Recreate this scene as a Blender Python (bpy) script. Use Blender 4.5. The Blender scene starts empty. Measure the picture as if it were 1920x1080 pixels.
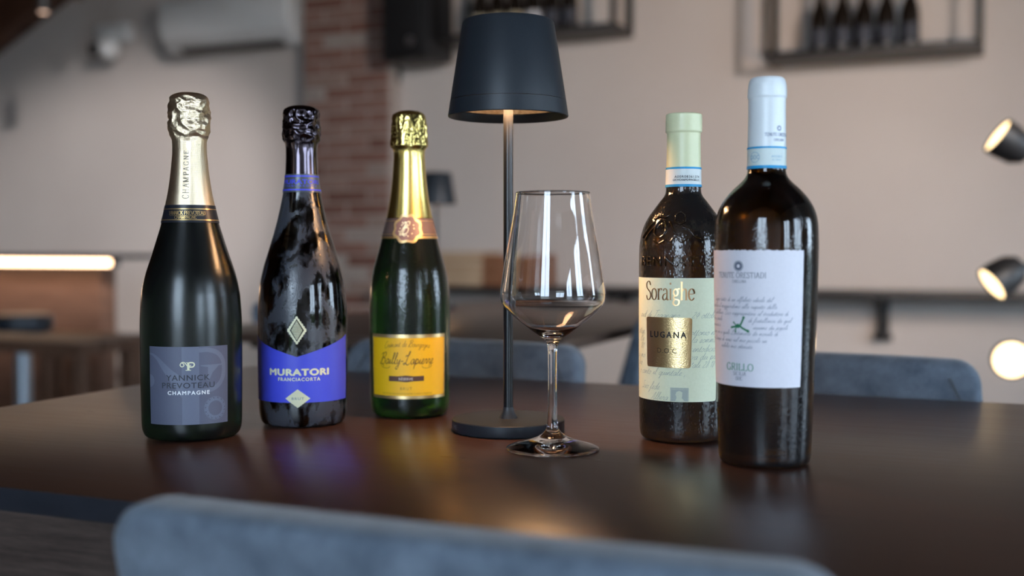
import bpy, bmesh, math, random
from mathutils import Vector, Matrix, noise as mnoise

random.seed(7)
SC = bpy.context.scene
COL = SC.collection

# ---------------------------------------------------------------- camera
FPX = 2100.0                       # focal length in pixels of the 1920x1080 frame
YAW = math.radians(22.7)           # the camera looks 22.7 deg to the left of the room's depth axis
PITCH = math.atan(75.0 / FPX)      # and slightly down
CAMZ, TABZ = 0.92, 0.75
FH = Vector((-math.sin(YAW), math.cos(YAW), 0)); RH = Vector((math.cos(YAW), math.sin(YAW), 0))
cam_d = bpy.data.cameras.new('camera'); cam = bpy.data.objects.new('camera', cam_d); COL.objects.link(cam)
cam.location = (0, 0, CAMZ)
cam.rotation_euler = (math.pi/2 - PITCH, 0, YAW)
cam_d.sensor_width = 36.0; cam_d.lens = FPX / 1920 * 36.0
cam_d.clip_start = 0.05; cam_d.clip_end = 200
cam_d.dof.use_dof = True; cam_d.dof.focus_distance = 0.975; cam_d.dof.aperture_fstop = 3.1
SC.camera = cam

# ---------------------------------------------------------------- world, exposure
world = bpy.data.worlds.new('overcast_sky'); SC.world = world; world.use_nodes = True
bg = world.node_tree.nodes['Background']
bg.inputs[0].default_value = (0.64, 0.81, 1.0, 1); bg.inputs[1].default_value = 15.0
SC.view_settings.view_transform = 'Standard'; SC.view_settings.look = 'None'
SC.view_settings.exposure = 0.0; SC.view_settings.gamma = 1.0
SC.view_settings.use_curve_mapping = False
SC.cycles.use_denoising = True

WASH_W, POOL_W = 340.0, 1150.0    # added wall-washing spotlights, out of view

# ---------------------------------------------------------------- helpers
def ray(px, py):
    u = (px - 960) / FPX; v = (py - 540) / FPX
    cp, sp = math.cos(PITCH), math.sin(PITCH)
    return FH*(cp - v*sp) + RH*u + Vector((0, 0, -sp - v*cp))
def on_z(px, py, z):
    r = ray(px, py); t = (z - CAMZ) / r.z
    return Vector((0, 0, CAMZ)) + r*t
def on_y(px, py, y):
    r = ray(px, py); t = y / r.y
    return Vector((0, 0, CAMZ)) + r*t
def depth(p): return Vector((p[0], p[1], 0)).dot(FH)
def z_at(py, d):                     # height of the pixel row at horizontal depth d
    v = (py - 540) / FPX; cp, sp = math.cos(PITCH), math.sin(PITCH)
    return CAMZ + d * (-sp - v*cp) / (cp - v*sp)

def tag(o, label=None, cat=None, group=None, kind=None):
    if label: o['label'] = label
    if cat: o['category'] = cat
    if group: o['group'] = group
    if kind: o['kind'] = kind
    return o
def empty(name, loc=(0, 0, 0), rz=0.0):
    o = bpy.data.objects.new(name, None); COL.objects.link(o)
    o.location = loc; o.rotation_euler = (0, 0, rz); o.empty_display_size = 0.05
    return o
def link(name, me, mat=None, parent=None):
    o = bpy.data.objects.new(name, me); COL.objects.link(o)
    if mat: me.materials.append(mat)
    if parent: o.parent = parent
    return o
def obj(name, bm, mat, parent=None, smooth=False, angle=None):
    me = bpy.data.meshes.new(name)
    bm.normal_update(); bm.to_mesh(me); bm.free()
    if smooth:
        for p in me.polygons: p.use_smooth = True
        if angle is not None: me.set_sharp_from_angle(angle=math.radians(angle))
    return link(name, me, mat, parent)
def box(bm, c, s, rz=0.0, bevel=0.0, seg=2):
    b = bmesh.new()
    bmesh.ops.create_cube(b, size=1.0)
    bmesh.ops.scale(b, vec=s, verts=b.verts)
    if bevel:
        bmesh.ops.bevel(b, geom=b.edges[:], offset=bevel, segments=seg, profile=0.5, affect='EDGES')
    M = Matrix.Translation(c) @ Matrix.Rotation(rz, 4, 'Z')
    bmesh.ops.transform(b, matrix=M, verts=b.verts)
    merge(bm, b)
def merge(bm, b):
    me = bpy.data.meshes.new('tmp'); b.to_mesh(me); b.free(); bm.from_mesh(me); bpy.data.meshes.remove(me)
def box_obj(name, c, s, mat, parent=None, bevel=0.0, rz=0.0, seg=2):
    bm = bmesh.new(); box(bm, c, s, rz, bevel, seg)
    return obj(name, bm, mat, parent, smooth=bevel > 0, angle=40)
def lathe(bm, prof, seg=64, M=None):
    rings = []
    for r, z in prof:
        if r < 1e-7: rings.append([bm.verts.new((0, 0, z))])
        else: rings.append([bm.verts.new((r*math.sin(2*math.pi*k/seg), -r*math.cos(2*math.pi*k/seg), z)) for k in range(seg)])
    vs = [v for rg in rings for v in rg]
    for a, b in zip(rings, rings[1:]):
        if len(a) == 1 and len(b) == 1: continue
        for k in range(seg):
            k2 = (k+1) % seg
            if len(a) == 1: bm.faces.new((a[0], b[k2], b[k]))
            elif len(b) == 1: bm.faces.new((a[k], a[k2], b[0]))
            else: bm.faces.new((a[k], a[k2], b[k2], b[k]))
    if M is not None: bmesh.ops.transform(bm, matrix=M, verts=vs)
    return vs
def lathe_obj(name, prof, mat, parent=None, seg=64, M=None, angle=35):
    bm = bmesh.new(); lathe(bm, prof, seg, M)
    bmesh.ops.recalc_face_normals(bm, faces=bm.faces)
    return obj(name, bm, mat, parent, True, angle)
def tube(bm, pts, r, seg=10):
    pts = [Vector(p) for p in pts]; rings = []
    for i, p in enumerate(pts):
        t = (pts[min(i+1, len(pts)-1)] - pts[max(i-1, 0)]).normalized()
        a = t.cross(Vector((0, 0, 1)));
        if a.length < 1e-3: a = t.cross(Vector((1, 0, 0)))
        a.normalize(); b = t.cross(a)
        rings.append([bm.verts.new(p + (a*math.cos(2*math.pi*k/seg) + b*math.sin(2*math.pi*k/seg))*r) for k in range(seg)])
    for x, y in zip(rings, rings[1:]):
        for k in range(seg): bm.faces.new((x[k], x[(k+1) % seg], y[(k+1) % seg], y[k]))
    bm.faces.new(rings[0]); bm.faces.new(rings[-1][::-1])
def tube_obj(name, pts, r, mat, parent=None, seg=12):
    bm = bmesh.new(); tube(bm, pts, r, seg); bmesh.ops.recalc_face_normals(bm, faces=bm.faces)
    return obj(name, bm, mat, parent, True, 50)
def catmull(pts, n=6):
    if len(pts) < 3: return list(pts)
    P = [pts[0]] + list(pts) + [pts[-1]]; out = []
    for i in range(1, len(P)-2):
        p0, p1, p2, p3 = P[i-1], P[i], P[i+1], P[i+2]
        for k in range(n):
            t = k/n
            out.append(tuple(0.5*((2*b) + (c-a)*t + (2*a-5*b+4*c-d)*t*t + (-a+3*b-3*c+d)*t**3) for a, b, c, d in zip(p0, p1, p2, p3)))
    out.append(tuple(pts[-1])); return out

# ---------------------------------------------------------------- materials
def mat(name, col=(0.5, 0.5, 0.5), rough=0.5, metal=0.0, **kw):
    m = bpy.data.materials.new(name); m.use_nodes = True
    b = m.node_tree.nodes['Principled BSDF']
    b.inputs['Base Color'].default_value = (*col, 1); b.inputs['Roughness'].default_value = rough
    b.inputs['Metallic'].default_value = metal
    for k, v in kw.items(): b.inputs[k.replace('_', ' ')].default_value = v
    return m
def N(m, t, **kw):
    n = m.node_tree.nodes.new(t)
    for k, v in kw.items():
        if k in n.inputs: n.inputs[k].default_value = v
        else: setattr(n, k, v)
    return n
def L(m, a, b): m.node_tree.links.new(a, b)
def bsdf(m): return m.node_tree.nodes['Principled BSDF']
def ramp(m, fac, stops):
    r = N(m, 'ShaderNodeValToRGB'); e = r.color_ramp.elements
    while len(e) < len(stops): e.new(0.5)
    for i, (p, c) in enumerate(stops): e[i].position = p; e[i].color = (*c, 1) if len(c) == 3 else c
    L(m, fac, r.inputs[0]); return r
def coords(m, scale=(1, 1, 1), out='Object'):
    t = N(m, 'ShaderNodeTexCoord'); mp = N(m, 'ShaderNodeMapping'); mp.inputs['Scale'].default_value = scale
    L(m, t.outputs[out], mp.inputs[0]); return mp.outputs[0]
def noise_tex(m, vec, scale=5, detail=4, rough=0.5, dist=0.0):
    n = N(m, 'ShaderNodeTexNoise'); n.inputs['Scale'].default_value = scale; n.inputs['Detail'].default_value = detail
    n.inputs['Roughness'].default_value = rough; n.inputs['Distortion'].default_value = dist
    L(m, vec, n.inputs['Vector']); return n
def bump(m, h, strength=0.3, dist=0.002, prev=None):
    b = N(m, 'ShaderNodeBump'); b.inputs['Strength'].default_value = strength; b.inputs['Distance'].default_value = dist
    L(m, h, b.inputs['Height'])
    if prev is not None: L(m, prev, b.inputs['Normal'])
    L(m, b.outputs[0], bsdf(m).inputs['Normal']); return b
def noisy(name, c1, c2, scale, rough=0.6, bmp=0.0, bdist=0.002, stretch=(1, 1, 1), metal=0.0, detail=5, **kw):
    m = mat(name, c1, rough, metal, **kw)
    v = coords(m, stretch); n = noise_tex(m, v, scale, detail)
    r = ramp(m, n.outputs[0], [(0.3, c1), (0.7, c2)]); L(m, r.outputs[0], bsdf(m).inputs['Base Color'])
    if bmp: bump(m, n.outputs[0], bmp, bdist)
    return m
def emit(name, col, strength):
    m = mat(name, col, 0.5); b = bsdf(m)
    b.inputs['Emission Color'].default_value = (*col, 1); b.inputs['Emission Strength'].default_value = strength
    return m

M_wall = noisy('plaster', (0.60, 0.535, 0.495), (0.66, 0.595, 0.55), 1.3, 0.9, 0.15, 0.004)
M_floor = noisy('floor_tile', (0.17, 0.14, 0.12), (0.22, 0.18, 0.155), 2.0, 0.5)
M_ceil = noisy('dark_ceiling_wood', (0.075, 0.03, 0.016), (0.12, 0.05, 0.026), 6, 0.6, 0.2, 0.002, (1, 0.1, 1))
M_plast_white = noisy('white_plastic', (0.70, 0.70, 0.69), (0.74, 0.74, 0.73), 3, 0.35)
M_black_metal = noisy('black_powder_metal', (0.012, 0.011, 0.011), (0.02, 0.018, 0.018), 300, 0.45, 0.1, 0.0003)
M_black_plast = noisy('black_plastic', (0.008, 0.008, 0.009), (0.014, 0.013, 0.014), 200, 0.5)
M_ground = noisy('pale_paving', (0.36, 0.35, 0.32), (0.44, 0.43, 0.40), 0.8, 0.9)

def wood(name, dark, light, axis=(1, 14, 14), scale=8.0, rough=0.35, bmp=0.12, **kw):
    m = mat(name, dark, rough, **kw)
    v = coords(m, axis); n = noise_tex(m, v, scale, 6, 0.6, 0.4)
    v2 = coords(m, tuple(a*(6 if a > 1 else 1.2) for a in axis)); n2 = noise_tex(m, v2, scale, 3, 0.6)
    mx = N(m, 'ShaderNodeMix'); mx.data_type = 'FLOAT'; mx.inputs[0].default_value = 0.45
    L(m, n.outputs[0], mx.inputs[2]); L(m, n2.outputs[0], mx.inputs[3])
    r = ramp(m, mx.outputs[0], [(0.38, dark), (0.62, light)]); L(m, r.outputs[0], bsdf(m).inputs['Base Color'])
    rr = N(m, 'ShaderNodeMapRange'); rr.inputs['To Min'].default_value = rough - 0.04; rr.inputs['To Max'].default_value = rough + 0.08
    L(m, n.outputs[0], rr.inputs[0]); L(m, rr.outputs[0], bsdf(m).inputs['Roughness'])
    bump(m, mx.outputs[0], bmp, 0.0006)
    return m
M_table = wood('walnut_stained_oak', (0.033, 0.0150, 0.0105), (0.064, 0.031, 0.0215), (1, 16, 16), 7, 0.28, 0.12, Specular_IOR_Level=0.32)
M_apron = wood('walnut_apron', (0.020, 0.013, 0.011), (0.075, 0.052, 0.043), (1.2, 1, 26), 9, 0.45, 0.3)
M_edge = noisy('black_edge_band', (0.010, 0.012, 0.018), (0.016, 0.018, 0.026), 40, 0.4)
M_wood_warm = wood('warm_bar_wood', (0.16, 0.085, 0.056), (0.24, 0.130, 0.088), (1, 1, 8), 5, 0.45)
M_wood_bench = wood('brown_bench_wood', (0.11, 0.055, 0.034), (0.17, 0.09, 0.056), (1, 12, 12), 5, 0.4)
M_pine = wood('pale_pine', (0.42, 0.29, 0.18), (0.55, 0.39, 0.25), (1, 10, 10), 6, 0.6)
M_orange_wood = wood('orange_brown_wood', (0.26, 0.11, 0.055), (0.36, 0.165, 0.085), (1, 10, 10), 6, 0.55)

def fabric(name, c1, c2):
    m = mat(name, c1, 0.95); bsdf(m).inputs['Sheen Weight'].default_value = 0.25
    v = coords(m); big = noise_tex(m, v, 38, 3, 0.6); fine = noise_tex(m, v, 900, 2, 0.6)
    mx = N(m, 'ShaderNodeMix'); mx.data_type = 'FLOAT'; mx.inputs[0].default_value = 0.4
    L(m, big.outputs[0], mx.inputs[2]); L(m, fine.outputs[0], mx.inputs[3])
    r = ramp(m, mx.outputs[0], [(0.35, c1), (0.65, c2)]); L(m, r.outputs[0], bsdf(m).inputs['Base Color'])
    bump(m, fine.outputs[0], 0.5, 0.0008)
    return m
M_fabric = fabric('blue_grey_fabric', (0.062, 0.084, 0.116), (0.145, 0.182, 0.232))
M_piping = fabric('blue_grey_piping', (0.05, 0.062, 0.075), (0.085, 0.10, 0.115))

# ---------------------------------------------------------------- room shell
WY = 5.24                           # back wall
XL, XR, YR = -8.2, 3.3, -2.7        # side walls and rear wall
def roof(x): return 2.33 + 0.5*(x + 5.67) if x < 0.3 else 2.33 + 0.5*5.97 - 0.5*(x - 0.3)
def solid(name, quads, m, thick_dir):
    bm = bmesh.new()
    for q in quads:
        vs = [bm.verts.new(p) for p in q]; bm.faces.new(vs)
    bmesh.ops.remove_doubles(bm, verts=bm.verts, dist=1e-5)
    g = bmesh.ops.extrude_face_region(bm, geom=bm.faces[:])
    bmesh.ops.translate(bm, vec=thick_dir, verts=[e for e in g['geom'] if isinstance(e, bmesh.types.BMVert)])
    bmesh.ops.recalc_face_normals(bm, faces=bm.faces)
    return tag(obj(name, bm, m), kind='structure')
def gable_strips(x0, x1, y, z0f, z1f):
    xs = sorted({x0, x1, *([0.3] if x0 < 0.3 < x1 else [])}); out = []
    for a, b in zip(xs, xs[1:]):
        out.append(((a, y, z0f(a)), (b, y, z0f(b)), (b, y, z1f(b)), (a, y, z1f(a))))
    return out
zero = lambda x: 0.0
tag(solid('wall_back', gable_strips(XL, XR, WY, zero, roof), M_wall, (0, 0.2, 0)), 'pale plaster back wall')
tag(solid('floor', [((XL, YR, 0), (XR, YR, 0), (XR, WY, 0), (XL, WY, 0))], M_floor, (0, 0, -0.1)), 'brown floor')
tag(solid('ceiling', [((XL, YR, roof(XL)), (0.3, YR, roof(0.3)), (0.3, WY, roof(0.3)), (XL, WY, roof(XL))),
                      ((0.3, YR, roof(0.3)), (XR, YR, roof(XR)), (XR, WY, roof(XR)), (0.3, WY, roof(0.3)))], M_ceil, (0, 0, 0.2)), 'dark wooden pitched ceiling')
tag(solid('wall_left', [((XL, YR, 0), (XL, WY, 0), (XL, WY, roof(XL)), (XL, YR, roof(XL)))], M_wall, (-0.2, 0, 0)), 'plaster side wall')
# rear wall with one tall window opening, right wall with three
def wall_with_holes(name, a, b, holes, ztop, horiz, off, thick):
    """holes: (start, end, z0, z1) along the wall; ztop(t) the roof line."""
    cuts = sorted({a, b, *[h[0] for h in holes], *[h[1] for h in holes], *([0.3] if horiz == 'x' else [])}); quads = []
    P = (lambda t, z: (t, off, z)) if horiz == 'x' else (lambda t, z: (off, t, z))
    for s, e in zip(cuts, cuts[1:]):
        hs = [h for h in holes if h[0] <= s + 1e-6 and h[1] >= e - 1e-6]
        if not hs: quads.append((P(s, 0), P(e, 0), P(e, ztop(e)), P(s, ztop(s))))
        for h in hs:
            if h[2] > 0: quads.append((P(s, 0), P(e, 0), P(e, h[2]), P(s, h[2])))
            quads.append((P(s, h[3]), P(e, h[3]), P(e, ztop(e)), P(s, ztop(s))))
    return solid(name, quads, M_wall, thick)
REAR_H = [(-0.75, 0.55, 0.15, 2.7)]
RIGHT_H = [(-2.2, -1.0, 0.1, 2.15), (-0.2, 1.0, 0.1, 2.15), (2.3, 3.4, 0.1, 2.05)]
tag(wall_with_holes('wall_rear', XL, XR, REAR_H, roof, 'x', YR, (0, -0.2, 0)), 'plaster rear wall with window opening')
tag(wall_with_holes('wall_right', YR, WY, RIGHT_H, lambda t: roof(XR), 'y', XR, (0.2, 0, 0)), 'plaster side wall with window openings')
def window(n, kind, h):
    w = empty('window_%d' % n, (0, 0, 0)); tag(w, 'tall dark framed window', kind='structure')
    s, e, z0, z1 = h
    def bar(c, sz):
        if kind == 'x': box_obj('window_frame', (c[0], YR-0.1, c[1]), (sz[0], 0.05, sz[1]), M_black_metal, w)
        else: box_obj('window_frame', (XR+0.1, c[0], c[1]), (0.05, sz[0], sz[1]), M_black_metal, w)
    m = (s+e)/2; zc = (z0+z1)/2
    bar((s+0.03, zc), (0.06, z1-z0)); bar((e-0.03, zc), (0.06, z1-z0)); bar((m, zc), (0.05, z1-z0-0.12))
    bar((m, z0+0.03), (e-s-0.12, 0.06)); bar((m, z1-0.03), (e-s-0.12, 0.06))
    ld = bpy.data.lights.new('portal', 'AREA'); ld.shape = 'RECTANGLE'; ld.size = e-s; ld.size_y = z1-z0; ld.cycles.is_portal = True
    lo = bpy.data.objects.new('window_portal', ld); COL.objects.link(lo)
    if kind == 'x': lo.location = (m, YR-0.21, zc); lo.rotation_euler = (math.pi/2, 0, math.pi)
    else: lo.location = (XR+0.21, m, zc); lo.rotation_euler = (math.pi/2, 0, -math.pi/2)
window(1, 'x', REAR_H[0])
for i, h in enumerate(RIGHT_H): window(i+2, 'y', h)
gm = bmesh.new(); box(gm, (0, 0, -0.35), (120, 120, 0.3)); tag(obj('ground', gm, M_ground), 'pale paving outside', kind='structure')

M_added_hedge = noisy('added_hedge_green', (0.02, 0.035, 0.012), (0.05, 0.075, 0.03), 9, 0.9, 0.8, 0.05)
hb = bmesh.new(); box(hb, (0, YR-6.6, 0.30), (40, 0.9, 1.0), 0, 0.08); box(hb, (XR+7.2, 4, 0.30), (0.9, 34, 1.0), 0, 0.08)  # added hedge blocks, never in view, to dim the windows low down
tag(obj('added_hedge_blocker', hb, M_added_hedge), 'added unseen hedge outside, dimming the lower part of the windows', kind='structure')

# brick pillar: each brick an object
M_mortar = noisy('mortar', (0.40, 0.33, 0.29), (0.50, 0.42, 0.37), 30, 0.95, 0.4, 0.002)
M_brick = mat('old_brick', (0.3, 0.13, 0.09), 0.9)
_oi = N(M_brick, 'ShaderNodeObjectInfo')
_r = ramp(M_brick, _oi.outputs['Random'], [(0.0, (0.20, 0.085, 0.058)), (0.3, (0.28, 0.135, 0.10)), (0.55, (0.32, 0.18, 0.14)), (0.75, (0.36, 0.25, 0.205)), (0.92, (0.42, 0.35, 0.31))])
_n = noise_tex(M_brick, coords(M_brick), 25, 5)
_mx = N(M_brick, 'ShaderNodeMix'); _mx.data_type = 'RGBA'; _mx.blend_type = 'MULTIPLY'; _mx.inputs[0].default_value = 0.5
L(M_brick, _r.outputs[0], _mx.inputs[6]); L(M_brick, _n.outputs[1], _mx.inputs[7]); 
_rb = ramp(M_brick, _n.outputs[0], [(0.3, (0.65, 0.65, 0.65)), (0.7, (1.15, 1.15, 1.15))]); L(M_brick, _rb.outputs[0], _mx.inputs[7])
L(M_brick, _mx.outputs[2], bsdf(M_brick).inputs['Base Color']); bump(M_brick, _n.outputs[0], 0.5, 0.004)
PX0, PX1 = on_y(566, 300, WY-0.12).x, on_y(733, 300, WY-0.12).x
PD = 0.12
pil = box_obj('wall_pillar', ((PX0+PX1)/2, WY-PD/2+0.004, 1.7), (PX1-PX0-0.012, PD-0.012, 3.4), M_mortar)
tag(pil, 'old red brick pillar standing out of the plaster wall', kind='structure')
def brick_mesh(w, d, h, seed):
    bm = bmesh.new(); box(bm, (0, 0, 0), (w, d, h), 0, 0.006, 1)
    rnd = random.Random(seed)
    for v in bm.verts: v.co += Vector((rnd.uniform(-.003, .003), rnd.uniform(-.003, .003), rnd.uniform(-.003, .003)))
    me = bpy.data.meshes.new('brick'); bm.to_mesh(me); bm.free(); me.materials.append(M_brick); return me
PW = PX1 - PX0; bw = (PW - 0.02) / 2.0
BM_full = [brick_mesh(bw-0.012, PD-0.008, 0.055, s) for s in range(4)]
BM_half = [brick_mesh(bw/2-0.012, PD-0.008, 0.055, s+9) for s in range(3)]
for row in range(46):
    z = 0.035 + row*0.068
    spans = [(0, bw), (bw, 2*bw)] if row % 2 == 0 else [(0, bw/2), (bw/2, bw*1.5), (bw*1.5, 2*bw)]
    for s, e in spans:
        me = random.choice(BM_full if e-s > bw*0.8 else BM_half)
        o = bpy.data.objects.new('brick', me); COL.objects.link(o); o.parent = pil
        o.location = (PX0+0.01+(s+e)/2 - (PX0+PX1)/2*0, WY-PD/2-0.004+random.uniform(-.004, .004), z)
        o.rotation_euler = (0, 0, random.uniform(-.008, .008))
# rafter running up against the back wall (upper left corner)
_a = math.atan(0.5); rl = 7.0
rb = bmesh.new(); box(rb, (0, 0, 0), (rl, 0.16, 0.20), 0, 0.008)
bmesh.ops.transform(rb, matrix=Matrix.Translation((-5.6, WY-0.081, roof(-5.6)-0.112)) @ Matrix.Rotation(-_a, 4, 'Y'), verts=rb.verts)
tag(obj('trim_1', rb, M_ceil, None, True, 40), 'dark brown sloping roof beam', kind='structure')

# ---------------------------------------------------------------- main table
NEARY, FARY, TXL, TXR = 0.590, 1.338, -0.965, 0.84
t = empty('dining_table', ((TXL+TXR)/2, (NEARY+FARY)/2, 0)); tag(t, 'dark walnut dining table with black edge carrying the bottles', 'table')
def tb(name, c, s, m, bev=0.0): return box_obj(name, (c[0], c[1], c[2]), s, m, t, bev)
TW, TD = TXR-TXL, FARY-NEARY
tb('tabletop', (0, 0, TABZ-0.008), (TW-0.003, TD-0.003, 0.016), M_table, 0.0008)
for s in (-1, 1):
    tb('edge_band', (0, s*(TD/2-0.0005), TABZ-0.0085), (TW, 0.002, 0.0165), M_edge, 0.0004)
    tb('edge_band', (s*(TW/2-0.0005), 0, TABZ-0.0085), (0.002, TD, 0.0165), M_edge, 0.0004)
    tb('apron', (0, s*(TD/2-0.014), TABZ-0.016-0.06), (TW-0.03, 0.02, 0.119), M_apron, 0.001)
    tb('apron', (s*(TW/2-0.025), 0, TABZ-0.016-0.06), (0.02, TD-0.05, 0.119), M_apron, 0.001)
    for s2 in (-1, 1):
        tb('leg', (s*(TW/2-0.045), s2*(TD/2-0.055), (TABZ-0.017)/2), (0.05, 0.06, TABZ-0.018), M_apron, 0.002)

# ---------------------------------------------------------------- 2D drawing on curved surfaces
def ribbon(bm, pts, w, thin=None, pen=0.0):
    """polyline in 2D as a strip; width w, or w..thin by direction (broad-nib pen)."""
    n = len(pts); L_, R_ = [], []
    for i in range(n):
        a = Vector(pts[max(i-1, 0)]); b = Vector(pts[min(i+1, n-1)]); d = b - a
        if d.length < 1e-9: d = Vector((1, 0))
        d.normalize(); nn = Vector((-d.y, d.x)); ww = w
        if thin is not None: ww = thin + (w-thin)*abs(math.sin(math.atan2(d.y, d.x) - pen))
        p = Vector(pts[i]); L_.append(bm.verts.new((*(p + nn*ww/2), 0))); R_.append(bm.verts.new((*(p - nn*ww/2), 0)))
    for i in range(n-1): bm.faces.new((L_[i], R_[i], R_[i+1], L_[i+1]))
def poly(bm, pts):
    f = bm.faces.new([bm.verts.new((x, y, 0)) for x, y in pts]); bmesh.ops.triangulate(bm, faces=[f])
def rect(bm, x0, y0, x1, y1): poly(bm, [(x0, y0), (x1, y0), (x1, y1), (x0, y1)])
def text2d(bm, body, h, cx, cy, bold=0.0, sx=1.0, space=1.0, align='CENTER', rot=0.0, fat=0.0):
    """built-in sans lettering; h = capital height, (cx, cy) = centre of the baseline."""
    cu = bpy.data.curves.new('t', 'FONT'); cu.body = body; cu.size = 1.0; cu.align_x = align
    cu.space_character = space; cu.offset = bold; cu.resolution_u = 3
    o = bpy.data.objects.new('t', cu); COL.objects.link(o)
    dg = bpy.context.evaluated_depsgraph_get(); me = bpy.data.meshes.new_from_object(o.evaluated_get(dg))
    k = h / 0.69
    me.transform(Matrix.Translation((cx, cy, 0)) @ Matrix.Rotation(rot, 4, 'Z') @ Matrix.Diagonal((k*sx, k, 1, 1)))
    bm.from_mesh(me)
    for dx, dy in ((-1, 0), (1, 0), (0, .7), (0, -.7)) if fat else ():           # heavier weight: the same letters, spread a little
        m2 = me.copy(); m2.transform(Matrix.Translation((dx*fat, dy*fat, 0))); bm.from_mesh(m2); bpy.data.meshes.remove(m2)
    bpy.data.objects.remove(o); bpy.data.curves.remove(cu); bpy.data.meshes.remove(me)

CAPS = {  # (advance, [(is_curve, points)...]) in units of the capital height
 'A': (.74, [(0, [(.06, 0), (.37, 1)]), (0, [(.37, 1), (.68, 0)]), (0, [(.17, .34), (.57, .34)])]),
 'B': (.68, [(0, [(.15, 0), (.15, 1)]), (1, [(.15, .98), (.4, .98), (.53, .88), (.53, .66), (.4, .54), (.15, .53)]), (1, [(.15, .53), (.42, .53), (.6, .4), (.6, .15), (.44, .02), (.15, .02)])]),
 'C': (.74, [(1, [(.66, .78), (.56, .95), (.38, 1), (.15, .85), (.06, .5), (.15, .15), (.38, 0), (.57, .05), (.67, .22)])]),
 'D': (.78, [(0, [(.15, 0), (.15, 1)]), (1, [(.15, .98), (.4, .98), (.63, .84), (.71, .5), (.63, .16), (.4, .02), (.15, .02)])]),
 'E': (.66, [(0, [(.15, 0), (.15, 1)]), (0, [(.15, .98), (.56, .98)]), (0, [(.15, .53), (.46, .53)]), (0, [(.15, .02), (.58, .02)]), (0, [(.565, .99), (.575, .82)]), (0, [(.585, .01), (.61, .2)])]),
 'G': (.78, [(1, [(.66, .78), (.56, .95), (.38, 1), (.15, .85), (.06, .5), (.15, .15), (.38, 0), (.57, .05), (.67, .15)]), (0, [(.67, .02), (.67, .42)])]),
 'H': (.82, [(0, [(.15, 0), (.15, 1)]), (0, [(.67, 0), (.67, 1)]), (0, [(.15, .52), (.67, .52)])]),
 'I': (.36, [(0, [(.18, 0), (.18, 1)])]),
 'K': (.74, [(0, [(.15, 0), (.15, 1)]), (0, [(.64, 1), (.17, .45)]), (0, [(.3, .58), (.68, 0)])]),
 'L': (.62, [(0, [(.15, 0), (.15, 1)]), (0, [(.15, .02), (.56, .02)]), (0, [(.56, .01), (.59, .22)])]),
 'M': (.95, [(0, [(.14, 0), (.14, 1)]), (0, [(.14, 1), (.47, .02)]), (0, [(.47, .02), (.8, 1)]), (0, [(.8, 1), (.8, 0)])]),
 'N': (.82, [(0, [(.14, 0), (.14, 1)]), (0, [(.14, 1), (.68, 0)]), (0, [(.68, 0), (.68, 1)])]),
 'O': (.82, [(1, [(.41, 1), (.16, .85), (.06, .5), (.16, .15), (.41, 0), (.66, .15), (.76, .5), (.66, .85), (.41, 1)])]),
 'P': (.64, [(0, [(.15, 0), (.15, 1)]), (1, [(.15, .98), (.42, .98), (.58, .86), (.58, .6), (.42, .47), (.15, .46)])]),
 'R': (.72, [(0, [(.15, 0), (.15, 1)]), (1, [(.15, .98), (.4, .98), (.56, .86), (.56, .62), (.4, .5), (.15, .5)]), (0, [(.36, .5), (.68, 0)])]),
 'S': (.58, [(1, [(.5, .8), (.42, .96), (.27, 1), (.1, .86), (.13, .65), (.3, .52), (.47, .38), (.5, .17), (.33, 0), (.16, .03), (.07, .22)])]),
 'T': (.70, [(0, [(.35, 0), (.35, 1)]), (0, [(.06, .98), (.64, .98)]), (0, [(.07, 1), (.05, .8)]), (0, [(.63, 1), (.65, .8)])]),
 'U': (.78, [(1, [(.15, 1), (.15, .3), (.22, .06), (.4, 0), (.58, .07), (.64, .3), (.64, 1)])]),
 'V': (.74, [(0, [(.06, 1), (.38, 0)]), (0, [(.38, 0), (.69, 1)])]),
 'Y': (.72, [(0, [(.05, 1), (.36, .48)]), (0, [(.67, 1), (.36, .48)]), (0, [(.36, .48), (.36, 0)])]),
 ' ': (.38, []), '.': (.25, [(0, [(.1, 0), (.1, .1)])]),
 'o': (.50, [(1, [(.25, .62), (.1, .52), (.05, .31), (.1, .1), (.25, 0), (.4, .1), (.45, .31), (.4, .52), (.25, .62)])]),
 'r': (.40, [(0, [(.12, 0), (.12, .62)]), (1, [(.12, .4), (.2, .58), (.32, .62), (.37, .54)])]),
 'a': (.48, [(1, [(.09, .5), (.2, .62), (.33, .56), (.36, .42), (.36, .1), (.41, 0), (.47, .05)]), (1, [(.36, .38), (.14, .3), (.05, .14), (.15, 0), (.28, .05), (.36, .18)])]),
 'i': (.27, [(0, [(.13, 0), (.13, .62)]), (0, [(.13, .84), (.13, .95)])]),
 'g': (.50, [(1, [(.22, .62), (.09, .5), (.09, .34), (.22, .22), (.35, .34), (.35, .5), (.22, .62)]), (1, [(.33, .56), (.42, .63), (.49, .6)]), (1, [(.16, .24), (.07, .13), (.16, .05), (.36, .02), (.46, -.1), (.36, -.26), (.18, -.28), (.05, -.18), (.08, -.05), (.17, .04)])]),
 'h': (.54, [(0, [(.12, 0), (.12, 1.0)]), (1, [(.12, .42), (.25, .6), (.36, .6), (.42, .46), (.42, 0)])]),
 'e': (.47, [(1, [(.07, .34), (.41, .36), (.38, .54), (.25, .62), (.1, .52), (.05, .3), (.12, .08), (.27, 0), (.43, .13)])]),
}
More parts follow.
